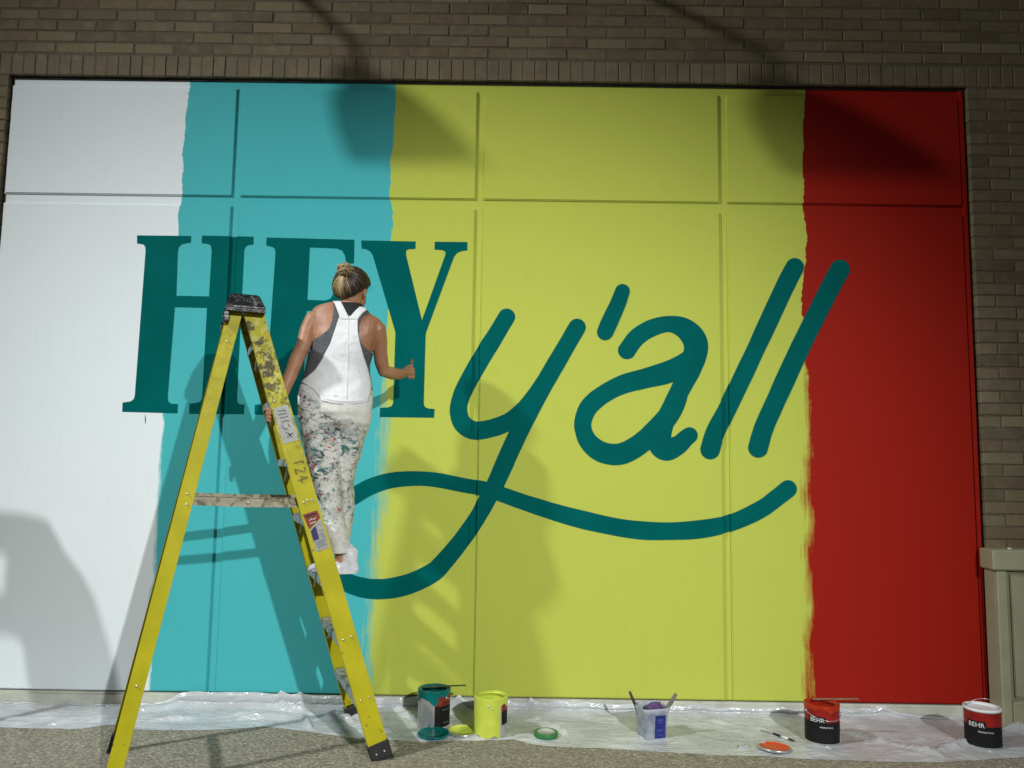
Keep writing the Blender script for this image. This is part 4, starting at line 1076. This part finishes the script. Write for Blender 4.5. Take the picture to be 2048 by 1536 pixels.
for m_ in (M_LBLACK, M_LRED, M_LDRED, P_TEAL, P_YEL, P_RED, P_WHITE, P_LIDRED): m_.node_tree.nodes['Principled BSDF'].inputs['Specular IOR Level'].default_value = .18
def drip(a_mid, base_, amp, fr_=9, ph=0): return lambda a: base_ - amp * max(0, math.sin(a * fr_ + ph)) ** 2 - amp * .5 * math.sin(a * 3.3 + ph)
def label_strips(a0, a1, za, zm, zb, red): return [('label', cyl_patch(a0, a1, za, zm - .0001, R1), M_LBLACK), ('label', cyl_patch(a0, a1, zm, zb, R1), red)]
# teal
paint_can(G(867, 1452), 'paint can with dark teal paint run over its rim and red-black label', P_TEAL, .165,
    label_strips(.14, 1.9, .012, .118, HCN - .014, M_LDRED) +
    [('paint_drip', cyl_patch(-3.3, .35, drip(0, .148, .018, 5, 1.0), HCN - .002, R2 + .002), P_TEAL), ('paint_drip', cyl_patch(.35, 2.98, drip(0, .168, .006, 9, .4), HCN - .002, R2 + .002), P_TEAL),
     ('lettering', wrap_text('BEHR', .022, .95, .125, R2), M_LBLACK), ('lettering', wrap_text('PREMIUM PLUS', .0085, .95, .095, R2), M_TIN), ('lettering', wrap_text('INTERIOR', .008, .95, .03, R2), M_TIN)], 2.5, 2.0)
# lime
paint_can(G(981, 1468), 'paint can almost wholly coated in bright lime-yellow paint', P_YEL, .155,
    label_strips(.75, 1.75, .06, .128, HCN - .014, M_LDRED) +
    [('paint_drip', cyl_patch(-2.0, .62, lambda a: .001 + .01 * max(0, math.sin(a * 6)), HCN - .001, R2 + .0022, 40), P_YEL), ('paint_drip', cyl_patch(.62, 2.0, drip(0, .158, .022, 6, .9), HCN - .001, R2 + .0022), P_YEL), ('paint_drip', cyl_patch(2.0, 4.28, drip(0, .158, .022, 6, .9), HCN - .001, R2 + .0022), P_YEL)], 1.45, 2.3)
# red
paint_can(G(1645, 1484), 'paint can with orange-red paint over the rim, under the resting stir stick', P_RED, .165,
    label_strips(-1.9, 1.25, .012, .115, HCN - .014, M_LRED) +
    [('paint_drip', cyl_patch(-3.14, 3.14, drip(0, .172, .012, 7, .6), HCN - .001, R2 + .0018, 60), P_RED),
     ('logo_block', cyl_patch(-1.15, -.16, .108, .142, R2), M_LBLACK), ('lettering', wrap_text('BEHR', .030, -.64, .115, R2 + .0006), M_LWHITE), ('lettering', wrap_text('PREMIUM PLUS', .010, -.1, .088, R2), M_LWHITE),
     ('barcode', cyl_patch(.98, 1.2, .012, .045, R2), M_LWHITE)], .15, 1.9)
# white
paint_can(G(1967, 1492), 'open paint can full of white paint beside the beige cabinet', P_WHITE, .183,
    label_strips(-1.9, 1.12, .012, .112, HCN - .014, M_LRED) +
    [('logo_block', cyl_patch(-1.4, -.34, .100, .136, R2), M_LBLACK), ('lettering', wrap_text('BEHR', .032, -.86, .107, R2 + .0006), M_LWHITE), ('lettering', wrap_text('PREMIUM PLUS', .011, -.35, .082, R2), M_LWHITE),
     ('barcode', cyl_patch(.92, 1.1, .012, .04, R2), M_LWHITE)], 2.9, -.5)

def can_lid(loc, label, matl, tilt=(0, 0)):
    loc = Vector((loc[0], loc[1], .010)); t = thing('can_lid', label, 'can lid', loc, 'paint can lids lying on the drop cloth')
    mx = Matrix.Translation(loc) @ Matrix.Rotation(tilt[0], 4, 'X') @ Matrix.Rotation(tilt[1], 4, 'Y')
    bm = bmesh.new(); lathe(bm, [(0, 0), (.068, 0), (.070, -.003), (.074, -.004), (.080, -.002), (.0815, .003), (.0815, .007), (.079, .009), (.075, .0085), (.073, .006)], 48); bmesh.ops.transform(bm, matrix=mx, verts=bm.verts)
    link_bm('rim', bm, M_TIN if matl is not P_TEAL else P_TEAL, t, True)
    bm = bmesh.new(); lathe(bm, [(0, .0065), (.04, .0068), (.0728, .0062), (.0735, .009)], 48)
    for vv in bm.verts: vv.co.z += .0008 * mnoise.noise(vv.co * 60)
    bmesh.ops.transform(bm, matrix=mx, verts=bm.verts); link_bm('paint_coat', bm, matl, t, True)
can_lid(G(867, 1472), 'lid coated in dark teal paint lying in front of the teal can', P_TEAL, (.03, 0))
can_lid(G(926, 1467), 'lid coated in lime-yellow paint lying beside the lime can', P_YEL, (.03, .02))
can_lid(G(1549, 1500), 'lid coated in orange-red paint lying at the sheet edge', P_LIDRED, (-.04, .03))

# stir sticks across two cans
def stick(p0, p1, w, th, label, matl):
    ax = (p1 - p0).normalized(); s = ax.cross(Vector((0, 0, 1))).normalized(); up = s.cross(ax); bm = bmesh.new()
    m_ = Matrix((ax, s, up)).transposed().to_4x4(); m_.translation = p0; L_ = (p1 - p0).length
    box(bm, (0, -w / 2, 0), (L_, w / 2, th), m_, .0015)
    for vv in bm.verts: vv.co.z += .0
    return tag(recentre(link_bm('stir_stick', bm, matl)), label, 'stir stick')
M_STICK = simple('stick_wood', (.24, .15, .10), .7, var=.35, nscale=50)
cr = G(1645, 1484); zt = .004 + HCN + .0012
stick(Vector((cr.x - .03, cr.y + .045, zt)), Vector((cr.x + .215, cr.y + .06, zt + .001)), .022, .004, 'wooden stir stick resting across the red paint can', M_STICK)
ct = G(867, 1452)
stick(Vector((ct.x - .06, ct.y - .0, zt)), Vector((ct.x + .165, ct.y + .05, zt)), .02, .004, 'dark paint-stained stir stick resting across the teal paint can', simple('stained_stick', (.05, .055, .03), .5, var=.4))

# ------------------------------------------------------------------ tub of brushes
n = NT('cloudy_plastic'); c = n.coord()
ct_ = n.mix(n.smooth(n.noise(c, 18, 4), .42, .62), (.50, .53, .60), (.30, .34, .48))
n.base(ct_); n.set(Roughness=.35, Alpha=.82); M_TUB = n.m
tl = G(1303, 1473); tl.z = .005; tubrz = .30
tub = thing('plastic_tub', 'square cloudy plastic tub with a blue label, holding brushes and a rag', 'tub', tl)
def sq(r, z, c_=.30, n_=8):
    pts = []
    for q in range(4):
        for k in range(n_):
            a = q * math.pi / 2 + (math.pi / 2) * k / (n_ - 1); cx_ = r * (1 - c_) * (1 if q in (0, 3) else -1); cy_ = r * (1 - c_) * (1 if q in (0, 1) else -1)
            pts.append(Vector((cx_ + r * c_ * math.cos(a), cy_ + r * c_ * math.sin(a), z)))
    return pts
mt_ = Matrix.Translation(tl) @ Matrix.Rotation(tubrz, 4, 'Z')
bm = bmesh.new(); loft(bm, [[mt_ @ p for p in sq(r_, z_)] for r_, z_ in ((.056, 0), (.059, .004), (.069, .130), (.0725, .133), (.074, .150), (.072, .152), (.069, .150), (.066, .13), (.056, .006))]); link_bm('tub_body', bm, M_TUB, tub, True)
bm = bmesh.new()
def tubface(x, z): r_ = .059 + (.010) * (z / .13); return mt_ @ Vector((x, -r_ - .0012, z))
def lab(x0, x1, z0, z1): bm.faces.new([bm.verts.new(tubface(*p)) for p in ((x0, z0), (x1, z0), (x1, z1), (x0, z1))])
lab(-.012, .047, .004, .118); link_bm('label', bm, simple('label_blue', (.012, .02, .19), .4, var=.2, nscale=30), tub)
M_PALEB = simple('print_pale_blue', (.10, .13, .36), .4)
for zz2, x0, x1, h_ in ((.045, -.004, .036, .003), (.037, -.002, .03, .002), (.094, .0, .03, .004), (.082, .004, .028, .004), (.02, .0, .034, .002)):
    bm = bmesh.new(); bm.faces.new([bm.verts.new(tubface(*p) - (mt_.to_3x3() @ Vector((0, .0008, 0)))) for p in ((x0, zz2), (x1, zz2), (x1, zz2 + h_), (x0, zz2 + h_))]); link_bm('print', bm, M_PALEB, tub)
bm = bmesh.new(); loft(bm, [[mt_ @ p for p in sq(r_, z_)] for r_, z_ in ((.054, .008), (.056, .03), (.0565, .045))]); link_bm('murky_water', bm, simple('blue_residue', (.05, .07, .20), .2), tub, True)
def loose_brush(name, p0, p1, r, label, matl, flat=None):
    bm = bmesh.new(); tube(bm, [p0, p0.lerp(p1, .3), p0.lerp(p1, .8), p1], [r * .7, r, r * 1.05, r * .8], 10, True, flat)
    return tag(recentre(link_bm(name, bm, matl, None, True)), label, 'paintbrush', 'brushes standing in the tub')
def intub(x, y, z): return mt_ @ Vector((x, y, z))
loose_brush('paintbrush', intub(-.02, .02, .02), W(1259, 1383, tl.y + .03), .0075, 'thin dark brush handle leaning out of the left of the tub', simple('dark_handle', (.035, .025, .015), .5))
loose_brush('paintbrush', intub(.01, .0, .02), W(1352, 1388, tl.y - .02), .0105, 'thick grey-brown brush handle leaning out of the right of the tub', simple('grey_handle', (.15, .14, .12), .55))
loose_brush('paintbrush', intub(-.03, .01, .02), W(1281, 1402, tl.y + .01), .004, 'short pale brush tip just showing inside the left of the tub', simple('pale_handle', (.45, .42, .38), .55))
bm = bmesh.new(); bmesh.ops.create_icosphere(bm, subdivisions=4, radius=.036, matrix=Matrix.Translation(intub(.016, -.012, .135)) @ Matrix.Diagonal((1.15, 1, .95, 1)))
cc_ = intub(.016, -.012, .135)
for vv in bm.verts:
    d_ = (vv.co - cc_).normalized(); vv.co += d_ * (.014 * abs(mnoise.noise(d_ * 3.1)) - .012 * abs(mnoise.noise(d_ * 7))) 
o = link_bm('rag', bm, simple('purple_rag', (.12, .055, .17), .85, var=.5, nscale=25, bump=.5), None, True); tag(recentre(o), 'crumpled purple rag stuffed in the tub', 'rag')

# ------------------------------------------------------------------ tape, thin brush on the sheet
M_TAPE = simple('green_tape', (.035, .17, .05), .5, var=.15, nscale=40); M_CORE = simple('cardboard_core', (.40, .42, .34), .8)
tp = G(1092, 1475); tp.z = .006
tape = thing('tape_roll', 'roll of green masking tape lying flat on the plastic sheet', 'tape', tp)
bm = bmesh.new(); lathe(bm, [(.046, 0), (.060, 0), (.061, .002), (.061, .023), (.060, .025), (.046, .025)], 40, True); link_bm('tape', place(bm, tp), M_TAPE, tape, True)
bm = bmesh.new(); lathe(bm, [(.043, .0), (.0455, .0), (.0455, .026), (.043, .026)], 40, True); link_bm('core', place(bm, tp), M_CORE, tape, True)
q0, q1, q2, q3, q4 = G(1520, 1465), G(1547, 1472), G(1562, 1478), G(1577, 1483), G(1589, 1487)
for q in (q0, q1, q2, q3, q4): q.z = .013
ab = thing('paintbrush', 'slim artist brush with a banded handle lying by the red paint can', 'paintbrush', q2)
bm = bmesh.new(); tube(bm, [q0, q0.lerp(q1, .5), q1], [.0012, .004, .0035], 8); link_bm('bristles', bm, simple('grey_bristle', (.30, .32, .31), .7, var=.3), ab, True)
bm = bmesh.new(); tube(bm, [q1, q2], [.005, .006], 8); link_bm('grip', bm, M_LBLACK, ab, True)
bm = bmesh.new(); tube(bm, [q2, q3], [.0052, .0048], 8); link_bm('band', bm, M_LWHITE, ab, True)
bm = bmesh.new(); tube(bm, [q3, q4], [.0048, .0035], 8); link_bm('handle_tip', bm, M_LBLACK, ab, True)
# a drip of dark paint that ran on the white panel under the H
bm = bmesh.new(); pts = [W(290, 830), W(291, 838), W(290.5, 847)]
tube(bm, [p + Vector((0, -.001, 0)) for p in pts], [.001, .003, .0015], 6); link_bm('paint_drip', bm, M_LETTER, mural)

# ------------------------------------------------------------------ unseen shape added left of frame to shadow the white panel
YR = -.66
def at_caster(px, py):
    p = W(px, py); return LA + (p - LA) * ((LA.y - YR) / LA.y)
shadow_shape = thing('shadow_caster', 'unseen grey shape added to cast the shadow on the white panel', 'shadow_shape', (-3.35, YR, 0))
M_CASTER = simple('shadow_cutout', (.22, .24, .24), .7, var=.3, nscale=14, bump=.3)
out_ = [(-330, 1120), (-150, 1085), (0, 1062), (60, 1066), (116, 1080), (150, 1145), (190, 1198), (212, 1270), (230, 1330), (240, 1385), (246, 1420), (75, 1420), (66, 1350), (56, 1290), (20, 1272), (-40, 1268), (-120, 1300), (-150, 1420), (-330, 1420)]  # outline laid out from the shadow this added shape has to cast
hole = [(-60, 1112), (18, 1108), (32, 1140), (26, 1225), (-10, 1245), (-60, 1240)]
o_ = [at_caster(*q) for q in out_]; h_ = [at_caster(*q) for q in hole]
tr_ = tessellate_polygon([o_, h_]); al_ = o_ + h_
bm = bmesh.new(); vs = [bm.verts.new(p) for p in al_]
for t in tr_: bm.faces.new([vs[k] for k in t])
bmesh.ops.recalc_face_normals(bm, faces=bm.faces)
r = bmesh.ops.extrude_face_region(bm, geom=bm.faces[:]); bmesh.ops.translate(bm, verts=[e for e in r['geom'] if isinstance(e, bmesh.types.BMVert)], vec=(0, .07, 0))
bmesh.ops.recalc_face_normals(bm, faces=bm.faces)
link_bm('shadow_cutout', bm, M_CASTER, shadow_shape)
for xx in (at_caster(-240, 1400).x, at_caster(160, 1400).x):
    bm = bmesh.new(); box(bm, (xx - .02, YR + .015, 0), (xx + .02, YR + .055, 1.0), bev=.004); link_bm('leg', bm, M_ALU, shadow_shape)  # posts added under the shadow-casting shape
